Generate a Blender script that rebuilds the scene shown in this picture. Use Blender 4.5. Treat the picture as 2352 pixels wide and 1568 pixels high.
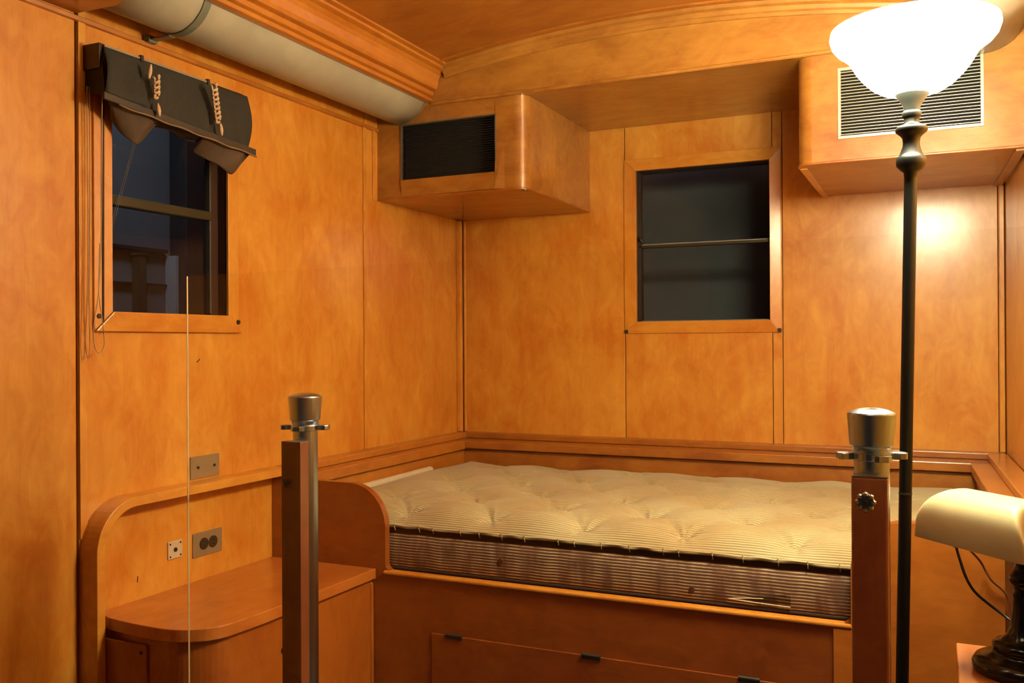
import bpy, bmesh, math, random
from mathutils import Vector, Matrix
random.seed(7)
for o in list(bpy.data.objects): bpy.data.objects.remove(o)
S = bpy.context.scene
C = S.collection

# ---------------------------------------------------------------- camera
cd = bpy.data.cameras.new('camera'); cam = bpy.data.objects.new('camera', cd); C.objects.link(cam)
cd.sensor_width = 36.0; cd.lens = 36.0 * 2116.88 / 2352.0; cd.clip_start = 0.05
yaw, pitch, roll = math.radians(24.815), math.radians(0.109), math.radians(-0.319)
fw = Vector((-math.sin(yaw) * math.cos(pitch), math.cos(yaw) * math.cos(pitch), math.sin(pitch)))
r0 = Vector((math.cos(yaw), math.sin(yaw), 0)); u0 = r0.cross(fw)
rr = r0 * math.cos(roll) + u0 * math.sin(roll); uu = rr.cross(fw)
M = Matrix((rr, uu, -fw)).transposed().to_4x4(); M.translation = Vector((0, 0, 1.17))
cam.matrix_world = M
S.camera = cam
# ---------------------------------------------------------------- world, light, exposure
w = bpy.data.worlds.new('world'); S.world = w; w.use_nodes = True
w.node_tree.nodes['Background'].inputs[0].default_value = (0.9, 0.93, 1.0, 1)
w.node_tree.nodes['Background'].inputs[1].default_value = 0.010
S.view_settings.view_transform = 'Standard'; S.view_settings.look = 'None'
S.view_settings.gamma = 1.0; S.view_settings.use_curve_mapping = False
S.view_settings.exposure = 0.0
def lamp(name, kind, loc, energy, color, size=0.1, rot=(0, 0, 0)):
    l = bpy.data.lights.new(name, kind); l.energy = energy; l.color = color
    if kind == 'AREA': l.size = size
    else: l.shadow_soft_size = size
    o = bpy.data.objects.new(name, l); o.location = loc; o.rotation_euler = rot; C.objects.link(o); return o
# added unseen fill lights: behind the visitor, and outside to show the hall
lamp('aisle_fill', 'AREA', (-0.7, -0.6, 2.1), 0.35, (1.0, 0.80, 0.6), 0.8)
lamp('hall_fill', 'AREA', (-2.75, 2.6, 2.9), 14.0, (0.75, 0.85, 1.0), 0.4, (0, math.radians(-20), 0))
SHADE_E = 155.0; BULB_W = 16.0; BULB_C = (1.0, 0.88, 0.58)

# ---------------------------------------------------------------- materials
def new_mat(name):
    m = bpy.data.materials.new(name); m.use_nodes = True
    nt = m.node_tree; b = nt.nodes['Principled BSDF']; return m, nt, b
def node(nt, t, **kw):
    n = nt.nodes.new(t)
    for k, v in kw.items(): setattr(n, k, v)
    return n
def simple(name, col, rough=0.5, metal=0.0, bump=0.0, bscale=40.0, var=0.12, coat=0.0, aniso=0.0, spec=0.5):
    m, nt, b = new_mat(name)
    geo = node(nt, 'ShaderNodeNewGeometry')
    nz = node(nt, 'ShaderNodeTexNoise'); nz.inputs['Scale'].default_value = bscale; nz.inputs['Detail'].default_value = 4
    nt.links.new(geo.outputs['Position'], nz.inputs['Vector'])
    mp = node(nt, 'ShaderNodeMapRange'); mp.inputs['To Min'].default_value = 1 - var; mp.inputs['To Max'].default_value = 1 + var
    nt.links.new(nz.outputs['Fac'], mp.inputs['Value'])
    mx = node(nt, 'ShaderNodeVectorMath', operation='SCALE'); mx.inputs[0].default_value = col
    nt.links.new(mp.outputs[0], mx.inputs['Scale']); nt.links.new(mx.outputs[0], b.inputs['Base Color'])
    b.inputs['Roughness'].default_value = rough; b.inputs['Metallic'].default_value = metal
    b.inputs['Coat Weight'].default_value = coat; b.inputs['Coat Roughness'].default_value = 0.15
    b.inputs['Anisotropic'].default_value = aniso; b.inputs['Specular IOR Level'].default_value = spec
    if bump:
        bp = node(nt, 'ShaderNodeBump'); bp.inputs['Strength'].default_value = bump; bp.inputs['Distance'].default_value = 0.003
        nt.links.new(nz.outputs['Fac'], bp.inputs['Height']); nt.links.new(bp.outputs[0], b.inputs['Normal'])
    return m
def wood(name, axis, c_light=(0.68, 0.335, 0.045), c_dark=(0.50, 0.165, 0.010), rough=0.45, coat=0.8, coat_rough=0.22, streak=34.0, blotch=4.2, off=0.0):
    """varnished maple veneer; the grain runs along the given world axis"""
    m, nt, b = new_mat(name)
    geo = node(nt, 'ShaderNodeNewGeometry')
    oi = node(nt, 'ShaderNodeObjectInfo')
    ad = node(nt, 'ShaderNodeVectorMath', operation='SCALE'); ad.inputs['Scale'].default_value = 3.0
    cb = node(nt, 'ShaderNodeCombineXYZ')
    for i in range(3): nt.links.new(oi.outputs['Random'], cb.inputs[i])
    nt.links.new(cb.outputs[0], ad.inputs[0])
    sm = node(nt, 'ShaderNodeVectorMath', operation='ADD'); nt.links.new(geo.outputs['Position'], sm.inputs[0]); nt.links.new(ad.outputs[0], sm.inputs[1])
    def noise(sc, detail, stretch, rgh=0.55, dist=0.0):
        mp = node(nt, 'ShaderNodeMapping'); v = [sc, sc, sc]; v[axis] = sc * stretch; mp.inputs['Scale'].default_value = v
        nt.links.new(sm.outputs[0], mp.inputs['Vector'])
        n = node(nt, 'ShaderNodeTexNoise'); n.inputs['Scale'].default_value = 1.0; n.inputs['Detail'].default_value = detail
        n.inputs['Roughness'].default_value = rgh; n.inputs['Distortion'].default_value = dist
        nt.links.new(mp.outputs[0], n.inputs['Vector']); return n
    a = noise(streak, 5, 0.06); c = noise(blotch, 5, 0.7, 0.62, 0.9); d = noise(16.0, 4, 0.5, 0.6, 1.6); f = noise(260.0, 2, 0.03)
    def mul(n, k):
        q = node(nt, 'ShaderNodeMath', operation='MULTIPLY'); q.inputs[1].default_value = k; nt.links.new(n.outputs['Fac'], q.inputs[0]); return q
    tot = None
    for n, k in ((a, 0.13), (c, 0.53), (d, 0.28), (f, 0.06)):
        q = mul(n, k)
        if tot is None: tot = q
        else:
            s2 = node(nt, 'ShaderNodeMath', operation='ADD'); nt.links.new(tot.outputs[0], s2.inputs[0]); nt.links.new(q.outputs[0], s2.inputs[1]); tot = s2
    rp = node(nt, 'ShaderNodeMapRange'); rp.inputs['From Min'].default_value = 0.385 + off; rp.inputs['From Max'].default_value = 0.625 + off
    nt.links.new(tot.outputs[0], rp.inputs['Value'])
    mix = node(nt, 'ShaderNodeMix', data_type='RGBA'); mix.inputs[6].default_value = (*c_dark, 1); mix.inputs[7].default_value = (*c_light, 1)
    nt.links.new(rp.outputs[0], mix.inputs[0]); nt.links.new(mix.outputs[2], b.inputs['Base Color'])
    b.inputs['Roughness'].default_value = rough; b.inputs['Coat Weight'].default_value = coat; b.inputs['Coat Roughness'].default_value = coat_rough
    wv = noise(7.0, 2, 0.6)
    bp = node(nt, 'ShaderNodeBump'); bp.inputs['Strength'].default_value = 0.25; bp.inputs['Distance'].default_value = 0.004
    nt.links.new(wv.outputs['Fac'], bp.inputs['Height']); nt.links.new(bp.outputs[0], b.inputs['Normal']); nt.links.new(bp.outputs[0], b.inputs['Coat Normal'])
    return m
WV = wood('veneer_vertical', 2)
WX = wood('veneer_along_x', 0, c_light=(0.40, 0.150, 0.014), c_dark=(0.24, 0.062, 0.005))
WY = wood('veneer_along_y', 1, c_light=(0.48, 0.180, 0.018), c_dark=(0.34, 0.100, 0.007))
WRED = wood('bed_veneer', 0, c_light=(0.29, 0.078, 0.007), c_dark=(0.18, 0.036, 0.003))
WREDZ = wood('cabinet_veneer', 2, c_light=(0.38, 0.115, 0.012), c_dark=(0.26, 0.060, 0.005))
WYL = wood('light_rail_along_y', 1)
WXL = wood('light_rail_along_x', 0)
WBOX = wood('vent_box_veneer', 0, c_light=(0.43, 0.205, 0.032), c_dark=(0.25, 0.090, 0.010), coat=1.0, coat_rough=0.13)
WLIT = wood('lit_band_veneer', 0, c_light=(0.50, 0.170, 0.018), c_dark=(0.36, 0.100, 0.008))  # bed front wood, paled to stand for light on its right end
WTOP = wood('table_veneer', 1, c_light=(0.56, 0.20, 0.035), c_dark=(0.38, 0.105, 0.014), rough=0.38)
WPOST_SHADE = wood('post_wood_shaded', 2, c_light=(0.19, 0.060, 0.020), c_dark=(0.10, 0.026, 0.009), rough=0.45)  # sleeve wood with the left post's shade put into the colour
WPOST_LIT = wood('post_wood_lit', 2, c_light=(0.46, 0.160, 0.050), c_dark=(0.27, 0.075, 0.020), rough=0.45)  # same sleeve wood, brightened for the lit right post
WCEIL = wood('ceiling_veneer', 0, c_light=(0.36, 0.13, 0.014), c_dark=(0.22, 0.058, 0.005))
WGAP = simple('joint_shadow_line', (0.06, 0.018, 0.006), 0.8)
PAINT = simple('duct_canvas', (0.33, 0.315, 0.235), 0.42, bump=0.15, bscale=9, var=0.28)
STRAP = simple('strap_grey_green', (0.13, 0.145, 0.11), 0.45)
DARK = simple('dark_sash', (0.030, 0.016, 0.010), 0.4)
OLIVE = simple('olive_rail', (0.030, 0.026, 0.009), 0.4)
SASHB = simple('sash_brown', (0.040, 0.017, 0.012), 0.4)
BLACK = simple('black_enamel', (0.006, 0.008, 0.008), 0.38, spec=0.25)
GLOSSB = simple('glossy_black', (0.004, 0.005, 0.005), 0.16, spec=0.4)
BRONZE = simple('dark_bronze', (0.022, 0.026, 0.022), 0.45, metal=0.0)
ALU = simple('aluminium_frame', (0.62, 0.58, 0.47), 0.35, metal=0.7)
GRD = simple('dark_grille', (0.022, 0.024, 0.018), 0.45, metal=0.4)
GRDF = simple('dark_grille_frame', (0.16, 0.14, 0.10), 0.45, metal=0.5)
VOID = simple('duct_interior', (0.01, 0.009, 0.008), 0.9)
CHROME = simple('brushed_steel', (0.42, 0.55, 0.70), 0.26, metal=1.0, aniso=0.5, var=0.05)
PLATE = simple('nickel_plate', (0.36, 0.29, 0.17), 0.45, metal=0.55)
PLATE2 = simple('pale_plate', (0.58, 0.50, 0.33), 0.5, metal=0.2)
SCREW = simple('black_screw', (0.02, 0.015, 0.012), 0.5)
SHFAB = simple('shade_fabric', (0.022, 0.022, 0.017), 0.8, bump=0.4, bscale=60, var=0.3)
SHFAB2 = simple('shade_flap_fabric', (0.075, 0.048, 0.028), 0.8, bump=0.4, bscale=50, var=0.3)
SHBAR = simple('shade_bar', (0.035, 0.025, 0.016), 0.6)
ROPE = simple('beige_rope', (0.62, 0.44, 0.28), 0.85, bump=0.6, bscale=300, var=0.2)
CORD = simple('pale_cord', (0.42, 0.30, 0.17), 0.7)
CORDB = simple('black_flex', (0.014, 0.012, 0.010), 0.35)
CORDR = simple('brown_flex', (0.16, 0.045, 0.012), 0.45)
CREAM = simple('cream_glass', (0.70, 0.66, 0.38), 0.45, var=0.03, coat=0.1)
HALLW = simple('hall_wall_paint', (0.16, 0.15, 0.155), 0.7, var=0.2, bscale=4)
HALLD = simple('hall_dark_steel', (0.02, 0.02, 0.022), 0.6)
HALLG = simple('hall_grey_strip', (0.42, 0.42, 0.42), 0.5)
FLOORM = simple('floor_lino', (0.09, 0.045, 0.025), 0.5, var=0.25, bscale=8)
DASH = simple('dust_grey_binding', (0.030, 0.014, 0.009), 0.8)
WHITEB = simple('white_sheet_edge', (0.62, 0.55, 0.40), 0.7)
def glass_mat(name, tint, gl=0.06, rough=0.02):
    m = bpy.data.materials.new(name); m.use_nodes = True; nt = m.node_tree; nt.nodes.clear()
    out = node(nt, 'ShaderNodeOutputMaterial'); t = node(nt, 'ShaderNodeBsdfTransparent'); t.inputs[0].default_value = (*tint, 1)
    g = node(nt, 'ShaderNodeBsdfGlossy'); g.inputs['Roughness'].default_value = rough
    fr = node(nt, 'ShaderNodeFresnel'); fr.inputs[0].default_value = 1.45
    mx = node(nt, 'ShaderNodeMixShader'); ge = node(nt, 'ShaderNodeNewGeometry'); sb = node(nt, 'ShaderNodeMath', operation='SUBTRACT'); sb.inputs[0].default_value = 1.0; nt.links.new(ge.outputs['Backfacing'], sb.inputs[1]); mu = node(nt, 'ShaderNodeMath', operation='MULTIPLY'); nt.links.new(fr.outputs[0], mu.inputs[0]); nt.links.new(sb.outputs[0], mu.inputs[1]); nt.links.new(mu.outputs[0], mx.inputs[0]); nt.links.new(t.outputs[0], mx.inputs[1]); nt.links.new(g.outputs[0], mx.inputs[2])
    nt.links.new(mx.outputs[0], out.inputs[0]); return m
GLASS = glass_mat('window_glass', (0.9, 0.93, 0.93))
ACRYL = glass_mat('acrylic_sheet', (0.985, 0.985, 0.975))
SMOKE = glass_mat('dusty_glass', (0.55, 0.6, 0.6), rough=0.15)
EDGE = simple('acrylic_edge', (0.60, 0.52, 0.34), 0.15)
def fabric_top():
    m, nt, b = new_mat('ticking_top')
    geo = node(nt, 'ShaderNodeNewGeometry')
    nz = node(nt, 'ShaderNodeTexNoise'); nz.inputs['Scale'].default_value = 7; nz.inputs['Detail'].default_value = 3
    nt.links.new(geo.outputs['Position'], nz.inputs['Vector'])
    sx = node(nt, 'ShaderNodeSeparateXYZ'); nt.links.new(geo.outputs['Position'], sx.inputs[0])
    a = node(nt, 'ShaderNodeMath', operation='MULTIPLY_ADD'); a.inputs[1].default_value = 0.005; yz = node(nt, 'ShaderNodeMath', operation='ADD'); nt.links.new(sx.outputs['Y'], yz.inputs[0]); nt.links.new(sx.outputs['Z'], yz.inputs[1]); nt.links.new(nz.outputs['Fac'], a.inputs[0]); nt.links.new(yz.outputs[0], a.inputs[2])
    s = node(nt, 'ShaderNodeMath', operation='MULTIPLY'); s.inputs[1].default_value = 2 * math.pi / 0.0105; nt.links.new(a.outputs[0], s.inputs[0])
    si = node(nt, 'ShaderNodeMath', operation='SINE'); nt.links.new(s.outputs[0], si.inputs[0])
    mr = node(nt, 'ShaderNodeMapRange'); mr.inputs['From Min'].default_value = -0.9; mr.inputs['From Max'].default_value = 0.2; nt.links.new(si.outputs[0], mr.inputs['Value'])
    mix = node(nt, 'ShaderNodeMix', data_type='RGBA'); mix.inputs[6].default_value = (0.27, 0.225, 0.11, 1); mix.inputs[7].default_value = (0.47, 0.435, 0.25, 1)
    nt.links.new(mr.outputs[0], mix.inputs[0])
    n2 = node(nt, 'ShaderNodeTexNoise'); n2.inputs['Scale'].default_value = 3.5; n2.inputs['Detail'].default_value = 4; nt.links.new(geo.outputs['Position'], n2.inputs['Vector'])
    m2 = node(nt, 'ShaderNodeMix', data_type='RGBA', blend_type='MULTIPLY'); m2.inputs[7].default_value = (0.86, 0.74, 0.62, 1)
    r2 = node(nt, 'ShaderNodeMapRange'); r2.inputs['From Min'].default_value = 0.62; r2.inputs['From Max'].default_value = 0.38; nt.links.new(n2.outputs['Fac'], r2.inputs['Value'])
    nt.links.new(r2.outputs[0], m2.inputs[0]); nt.links.new(mix.outputs[2], m2.inputs[6]); nt.links.new(m2.outputs[2], b.inputs['Base Color'])
    bp = node(nt, 'ShaderNodeBump'); bp.inputs['Strength'].default_value = 0.55; bp.inputs['Distance'].default_value = 0.0016
    nt.links.new(si.outputs[0], bp.inputs['Height']); nt.links.new(bp.outputs[0], b.inputs['Normal'])
    b.inputs['Roughness'].default_value = 0.85; b.inputs['Sheen Weight'].default_value = 0.2
    return m
def fabric_side():
    m, nt, b = new_mat('ticking_border')
    geo = node(nt, 'ShaderNodeNewGeometry')
    mp = node(nt, 'ShaderNodeMapping'); mp.inputs['Scale'].default_value = (14, 14, 3); nt.links.new(geo.outputs['Position'], mp.inputs['Vector'])
    nz = node(nt, 'ShaderNodeTexNoise'); nz.inputs['Scale'].default_value = 1; nz.inputs['Detail'].default_value = 3; nt.links.new(mp.outputs[0], nz.inputs['Vector'])
    sx = node(nt, 'ShaderNodeSeparateXYZ'); nt.links.new(geo.outputs['Position'], sx.inputs[0])
    a = node(nt, 'ShaderNodeMath', operation='MULTIPLY_ADD'); a.inputs[1].default_value = 0.0045; nt.links.new(nz.outputs['Fac'], a.inputs[0]); nt.links.new(sx.outputs['Z'], a.inputs[2])
    s = node(nt, 'ShaderNodeMath', operation='MULTIPLY'); s.inputs[1].default_value = 2 * math.pi / 0.0080; nt.links.new(a.outputs[0], s.inputs[0])
    si = node(nt, 'ShaderNodeMath', operation='SINE'); nt.links.new(s.outputs[0], si.inputs[0])
    mr = node(nt, 'ShaderNodeMapRange'); mr.inputs['From Min'].default_value = -0.1; mr.inputs['From Max'].default_value = 0.8; nt.links.new(si.outputs[0], mr.inputs['Value'])
    n2 = node(nt, 'ShaderNodeTexNoise'); n2.inputs['Scale'].default_value = 26; n2.inputs['Detail'].default_value = 4
    mp2 = node(nt, 'ShaderNodeMapping'); mp2.inputs['Scale'].default_value = (1, 1, 0.35); nt.links.new(geo.outputs['Position'], mp2.inputs['Vector']); nt.links.new(mp2.outputs[0], n2.inputs['Vector'])
    r2 = node(nt, 'ShaderNodeMapRange'); r2.inputs['From Min'].default_value = 0.35; r2.inputs['From Max'].default_value = 0.6; nt.links.new(n2.outputs['Fac'], r2.inputs['Value'])
    pale = node(nt, 'ShaderNodeMix', data_type='RGBA'); pale.inputs[6].default_value = (0.20, 0.12, 0.06, 1); pale.inputs[7].default_value = (0.55, 0.44, 0.25, 1); nt.links.new(r2.outputs[0], pale.inputs[0])
    mix = node(nt, 'ShaderNodeMix', data_type='RGBA'); mix.inputs[6].default_value = (0.085, 0.030, 0.018, 1)
    nt.links.new(pale.outputs[2], mix.inputs[7]); nt.links.new(mr.outputs[0], mix.inputs[0]); nt.links.new(mix.outputs[2], b.inputs['Base Color'])
    b.inputs['Roughness'].default_value = 0.8
    return m
TICK = fabric_top(); TICKS = fabric_side()
def emit(name, col, st):
    m = bpy.data.materials.new(name); m.use_nodes = True; nt = m.node_tree; b = nt.nodes['Principled BSDF']
    b.inputs['Base Color'].default_value = (0.9, 0.88, 0.8, 1); b.inputs['Emission Color'].default_value = (*col, 1); b.inputs['Emission Strength'].default_value = st
    return m
SHADEG = emit('glowing_white_glass', (1.0, 0.90, 0.60), SHADE_E)

# ---------------------------------------------------------------- helpers
def link(name, bm, m, parent=None, bevel=0.0, smooth=False, segs=2):
    me = bpy.data.meshes.new(name); bmesh.ops.recalc_face_normals(bm, faces=bm.faces[:]); bm.to_mesh(me); bm.free()
    if m: me.materials.append(m)
    if smooth:
        for p in me.polygons: p.use_smooth = True
    o = bpy.data.objects.new(name, me); C.objects.link(o)
    if parent is not None: attach(o, parent)
    if bevel:
        md = o.modifiers.new('bevel', 'BEVEL'); md.width = bevel; md.segments = segs; md.limit_method = 'ANGLE'; md.angle_limit = math.radians(40)
    return o
def attach(o, parent):
    o.parent = parent
    o.matrix_parent_inverse = PM[parent.name].inverted() if parent.name in PM else Matrix()
PM = {}
def root(name, label, cat, loc=(0, 0, 0), group=None, kind=None):
    o = bpy.data.objects.new(name, None); C.objects.link(o); o.location = loc; o.empty_display_size = 0.05
    PM[o.name] = Matrix.Translation(Vector(loc))
    tag(o, label, cat, group, kind); return o
def tag(o, label, cat=None, group=None, kind=None):
    o['label'] = label
    if cat: o['category'] = cat
    if group: o['group'] = group
    if kind: o['kind'] = kind
    return o
def bx(bm, x0, x1, y0, y1, z0, z1):
    v = [bm.verts.new(p) for p in ((x0, y0, z0), (x1, y0, z0), (x1, y1, z0), (x0, y1, z0), (x0, y0, z1), (x1, y0, z1), (x1, y1, z1), (x0, y1, z1))]
    for f in ((0, 3, 2, 1), (4, 5, 6, 7), (0, 1, 5, 4), (1, 2, 6, 5), (2, 3, 7, 6), (3, 0, 4, 7)): bm.faces.new([v[i] for i in f])
def box(name, x0, x1, y0, y1, z0, z1, m, parent=None, bevel=0.0, smooth=False):
    bm = bmesh.new(); bx(bm, x0, x1, y0, y1, z0, z1); return link(name, bm, m, parent, bevel, smooth)
def hexa(bm, pts):
    v = [bm.verts.new(p) for p in pts]
    for f in ((0, 3, 2, 1), (4, 5, 6, 7), (0, 1, 5, 4), (1, 2, 6, 5), (2, 3, 7, 6), (3, 0, 4, 7)): bm.faces.new([v[i] for i in f])
def prism(bm, poly, place):
    """poly: 2d points; place(p, k) -> 3d, k = 0 or 1 for the two ends"""
    a = [bm.verts.new(place(p, 0)) for p in poly]; b = [bm.verts.new(place(p, 1)) for p in poly]; n = len(poly)
    bm.faces.new(a); bm.faces.new(b[::-1])
    for i in range(n): bm.faces.new((a[i], a[(i + 1) % n], b[(i + 1) % n], b[i]))
def lathe(bm, prof, cx=0, cy=0, n=40, axis='z'):
    rings = []
    for r, z in prof:
        if r < 1e-6:
            rings.append([bm.verts.new((cx, cy, z))])
        else:
            rings.append([bm.verts.new((cx + r * math.cos(2 * math.pi * i / n), cy + r * math.sin(2 * math.pi * i / n), z)) for i in range(n)])
    for a, b in zip(rings, rings[1:]):
        for i in range(n):
            j = (i + 1) % n
            if len(a) == 1 and len(b) == 1: continue
            if len(a) == 1: bm.faces.new((a[0], b[j], b[i]))
            elif len(b) == 1: bm.faces.new((a[i], a[j], b[0]))
            else: bm.faces.new((a[i], a[j], b[j], b[i]))
def catmull(pts, k=6):
    P = [Vector(p) for p in pts]; out = []
    Q = [P[0] * 2 - P[1]] + P + [P[-1] * 2 - P[-2]]
    for i in range(1, len(Q) - 2):
        for j in range(k):
            t = j / k; a, b, c, d = Q[i - 1], Q[i], Q[i + 1], Q[i + 2]
            out.append(0.5 * ((2 * b) + (c - a) * t + (2 * a - 5 * b + 4 * c - d) * t * t + (3 * b - a - 3 * c + d) * t ** 3))
    out.append(P[-1]); return out
def tube(bm, pts, r, n=8, closed=False):
    P = [Vector(p) for p in pts]; rings = []
    for i, p in enumerate(P):
        t = ((P[(i + 1) % len(P)] if (closed or i < len(P) - 1) else p) - (P[i - 1] if (closed or i > 0) else p)).normalized()
        up = Vector((0, 0, 1)) if abs(t.z) < 0.9 else Vector((0, 1, 0))
        a = t.cross(up).normalized(); b = t.cross(a)
        rad = r(i / (len(P) - 1)) if callable(r) else r
        rings.append([bm.verts.new(p + a * rad * math.cos(2 * math.pi * k / n) + b * rad * math.sin(2 * math.pi * k / n)) for k in range(n)])
    m = len(rings)
    for i in range(m if closed else m - 1):
        A, B = rings[i], rings[(i + 1) % m]
        for k in range(n): bm.faces.new((A[k], A[(k + 1) % n], B[(k + 1) % n], B[k]))
    if not closed: bm.faces.new(rings[0][::-1]); bm.faces.new(rings[-1])
def cyl(bm, p, d, r, h, n=16, r2=None):
    """cylinder from p along direction d"""
    d = Vector(d).normalized(); up = Vector((0, 0, 1)) if abs(d.z) < 0.9 else Vector((0, 1, 0)); a = d.cross(up).normalized(); b = d.cross(a); p = Vector(p)
    r2 = r if r2 is None else r2
    A = [bm.verts.new(p + (a * math.cos(2 * math.pi * k / n) + b * math.sin(2 * math.pi * k / n)) * r) for k in range(n)]
    B = [bm.verts.new(p + d * h + (a * math.cos(2 * math.pi * k / n) + b * math.sin(2 * math.pi * k / n)) * r2) for k in range(n)]
    bm.faces.new(A[::-1]); bm.faces.new(B)
    for k in range(n): bm.faces.new((A[k], A[(k + 1) % n], B[(k + 1) % n], B[k]))
def arc(cx, cy, r, a0, a1, n=10):
    return [(cx + r * math.cos(math.radians(a0 + (a1 - a0) * i / n)), cy + r * math.sin(math.radians(a0 + (a1 - a0) * i / n))) for i in range(n + 1)]

XL, YB, XR, SL = -1.891, 3.55, 0.206, 0.0367     # left wall, back wall, right wall at the back corner and its splay
YN = -1.2                                          # where the modelled room ends behind the visitor
def xr(y, off=0.0): return XR + (YB - y) * SL - off
YF = 2.904                                         # front plane of the vent boxes and the soffit
ZB, ZS = 1.702, 2.031
def ceil_z(x): return 2.222 - 0.062 * ((x + 0.85) / 0.75) ** 2

# ================================================================ SETTING
fl = box('floor', XL - 0.1, 0.7, YN, YB + 0.1, -0.05, 0.0, FLOORM); tag(fl, 'dark floor of the compartment', kind='structure')
# ---- left wall: core with the window hole, veneer sheets in front
def wall_with_hole_x(bm, x0, x1, ya, yb, za, zb, hy0, hy1, hz0, hz1):
    bx(bm, x0, x1, ya, hy0, za, zb); bx(bm, x0, x1, hy1, yb, za, zb); bx(bm, x0, x1, hy0, hy1, za, hz0); bx(bm, x0, x1, hy0, hy1, hz1, zb)
def sheet_x(bm, x0, x1, ya, yb, za, zb, hole=None):
    """one sheet facing +x, optionally with a rectangular hole, as a single closed shell"""
    if not hole: bx(bm, x0, x1, ya, yb, za, zb); return
    hy0, hy1, hz0, hz1 = hole
    Y = [ya, hy0, hy1, yb]; Z = [za, hz0, hz1, zb]; V = {}
    for s, x in enumerate((x0, x1)):
        for i in range(4):
            for j in range(4): V[s, i, j] = bm.verts.new((x, Y[i], Z[j]))
    for i in range(3):
        for j in range(3):
            if i == 1 and j == 1: continue
            bm.faces.new([V[1, i, j], V[1, i + 1, j], V[1, i + 1, j + 1], V[1, i, j + 1]]); bm.faces.new([V[0, i, j], V[0, i, j + 1], V[0, i + 1, j + 1], V[0, i + 1, j]])
    for i in range(3):
        for j in (0, 3): bm.faces.new([V[0, i, j], V[0, i + 1, j], V[1, i + 1, j], V[1, i, j]]); bm.faces.new([V[0, j, i], V[0, j, i + 1], V[1, j, i + 1], V[1, j, i]])
    for a, b in (((1, 1), (2, 1)), ((2, 1), (2, 2)), ((2, 2), (1, 2)), ((1, 2), (1, 1))):
        bm.faces.new([V[0, a[0], a[1]], V[0, b[0], b[1]], V[1, b[0], b[1]], V[1, a[0], a[1]]])
H1 = (1.668, 2.112, 1.243, 1.868)      # window hole, left wall
bm = bmesh.new(); sheet_x(bm, XL - 0.075, XL - 0.010, YN, YB + 0.075, 0, 2.3, H1)
wl = tag(link('wall_left', bm, WGAP), 'veneered side wall with the shaded window', kind='structure')
def panel_l(ya, yb, za, zb, hole=None):
    bm = bmesh.new(); sheet_x(bm, XL - 0.010, XL, ya, yb, za, zb, hole); return link('panel', bm, WV, wl, 0.0015)
panel_l(YN, 1.5790, 0, 2.29); panel_l(1.5855, 2.815, 0, 2.29, H1); panel_l(2.819, YB - 0.012, 0, 2.29)
box('batten', XL, XL + 0.004, 1.5865, 1.6080, 0.70, 2.0, WV, wl, 0.0015)
box('batten', XL, XL + 0.006, 2.806, 2.824, 0.79, 1.97, WV, wl, 0.0025)
box('batten', XL, XL + 0.006, 2.868, 2.886, 1.70, 1.97, WV, wl, 0.0025)
box('batten', XL, XL + 0.022, YB - 0.034, YB - 0.012, 0.79, 1.70, WV, wl, 0.004)
# ---- back wall
H2 = (-1.103, -0.560, 1.240, 1.866)
def sheet_y(bm, y0, y1, xa, xb, za, zb, hole=None):
    b2 = bmesh.new(); sheet_x(b2, 0, 1, xa, xb, za, zb, hole)
    vm = {v: bm.verts.new((v.co.y, y0 + (y1 - y0) * (1 - v.co.x), v.co.z)) for v in b2.verts}
    for f in b2.faces: bm.faces.new([vm[v] for v in f.verts])
    b2.free()
bm = bmesh.new(); sheet_y(bm, YB + 0.010, YB + 0.075, XL - 0.01, XR + 0.02, 0, 2.3, H2)
wb = tag(link('wall_back', bm, WGAP), 'veneered back wall behind the bed with a two-pane window', kind='structure')
def panel_b(xa, xb, za, zb, hole=None):
    bm = bmesh.new(); sheet_y(bm, YB, YB + 0.010, xa, xb, za, zb, hole); return link('panel', bm, WV, wb, 0.0015)
panel_b(XL, -1.1415, 0, 2.1)
panel_b(-1.1385, -0.5655, 0, 2.1, H2)
panel_b(-0.5625, -0.5275, 0, 2.1); panel_b(-0.5250, 0.1860, 0, 2.1); panel_b(0.1885, 0.206, 0, 2.1)
box('batten', -1.869, -1.857, YB - 0.010, YB, 0.79, 1.70, WV, wb, 0.004)
box('batten', 0.190, 0.206, YB - 0.006, YB, 0.79, 1.70, WV, wb, 0.002)
# ---- right wall (slightly splayed)
bm = bmesh.new()
hexa(bm, [(xr(YN), YN, 0), (xr(YN) + 0.08, YN, 0), (xr(YB) + 0.08, YB + 0.075, 0), (xr(YB), YB + 0.075, 0), (xr(YN), YN, 2.3), (xr(YN) + 0.08, YN, 2.3), (xr(YB) + 0.08, YB + 0.075, 2.3), (xr(YB), YB + 0.075, 2.3)])
wr = tag(link('wall_right', bm, WV), 'veneered wall on the right beside the bed head', kind='structure')
# ---- ceiling (shallow barrel)
bm = bmesh.new()
def ceil_pt(p, k):
    y = YN if k == 0 else YB + 0.05; xb_ = xr(y) - 0.285; x = -1.605 + p[0] * (xb_ + 1.605); return (x, y, 2.34 if p[1] else ceil_z(min(x, 0.0)))
prism(bm, [(i / 20, 0) for i in range(21)] + [(1, 1), (0, 1)], ceil_pt)
ce = tag(link('ceiling', bm, WCEIL), 'arched veneered ceiling', kind='structure')
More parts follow.
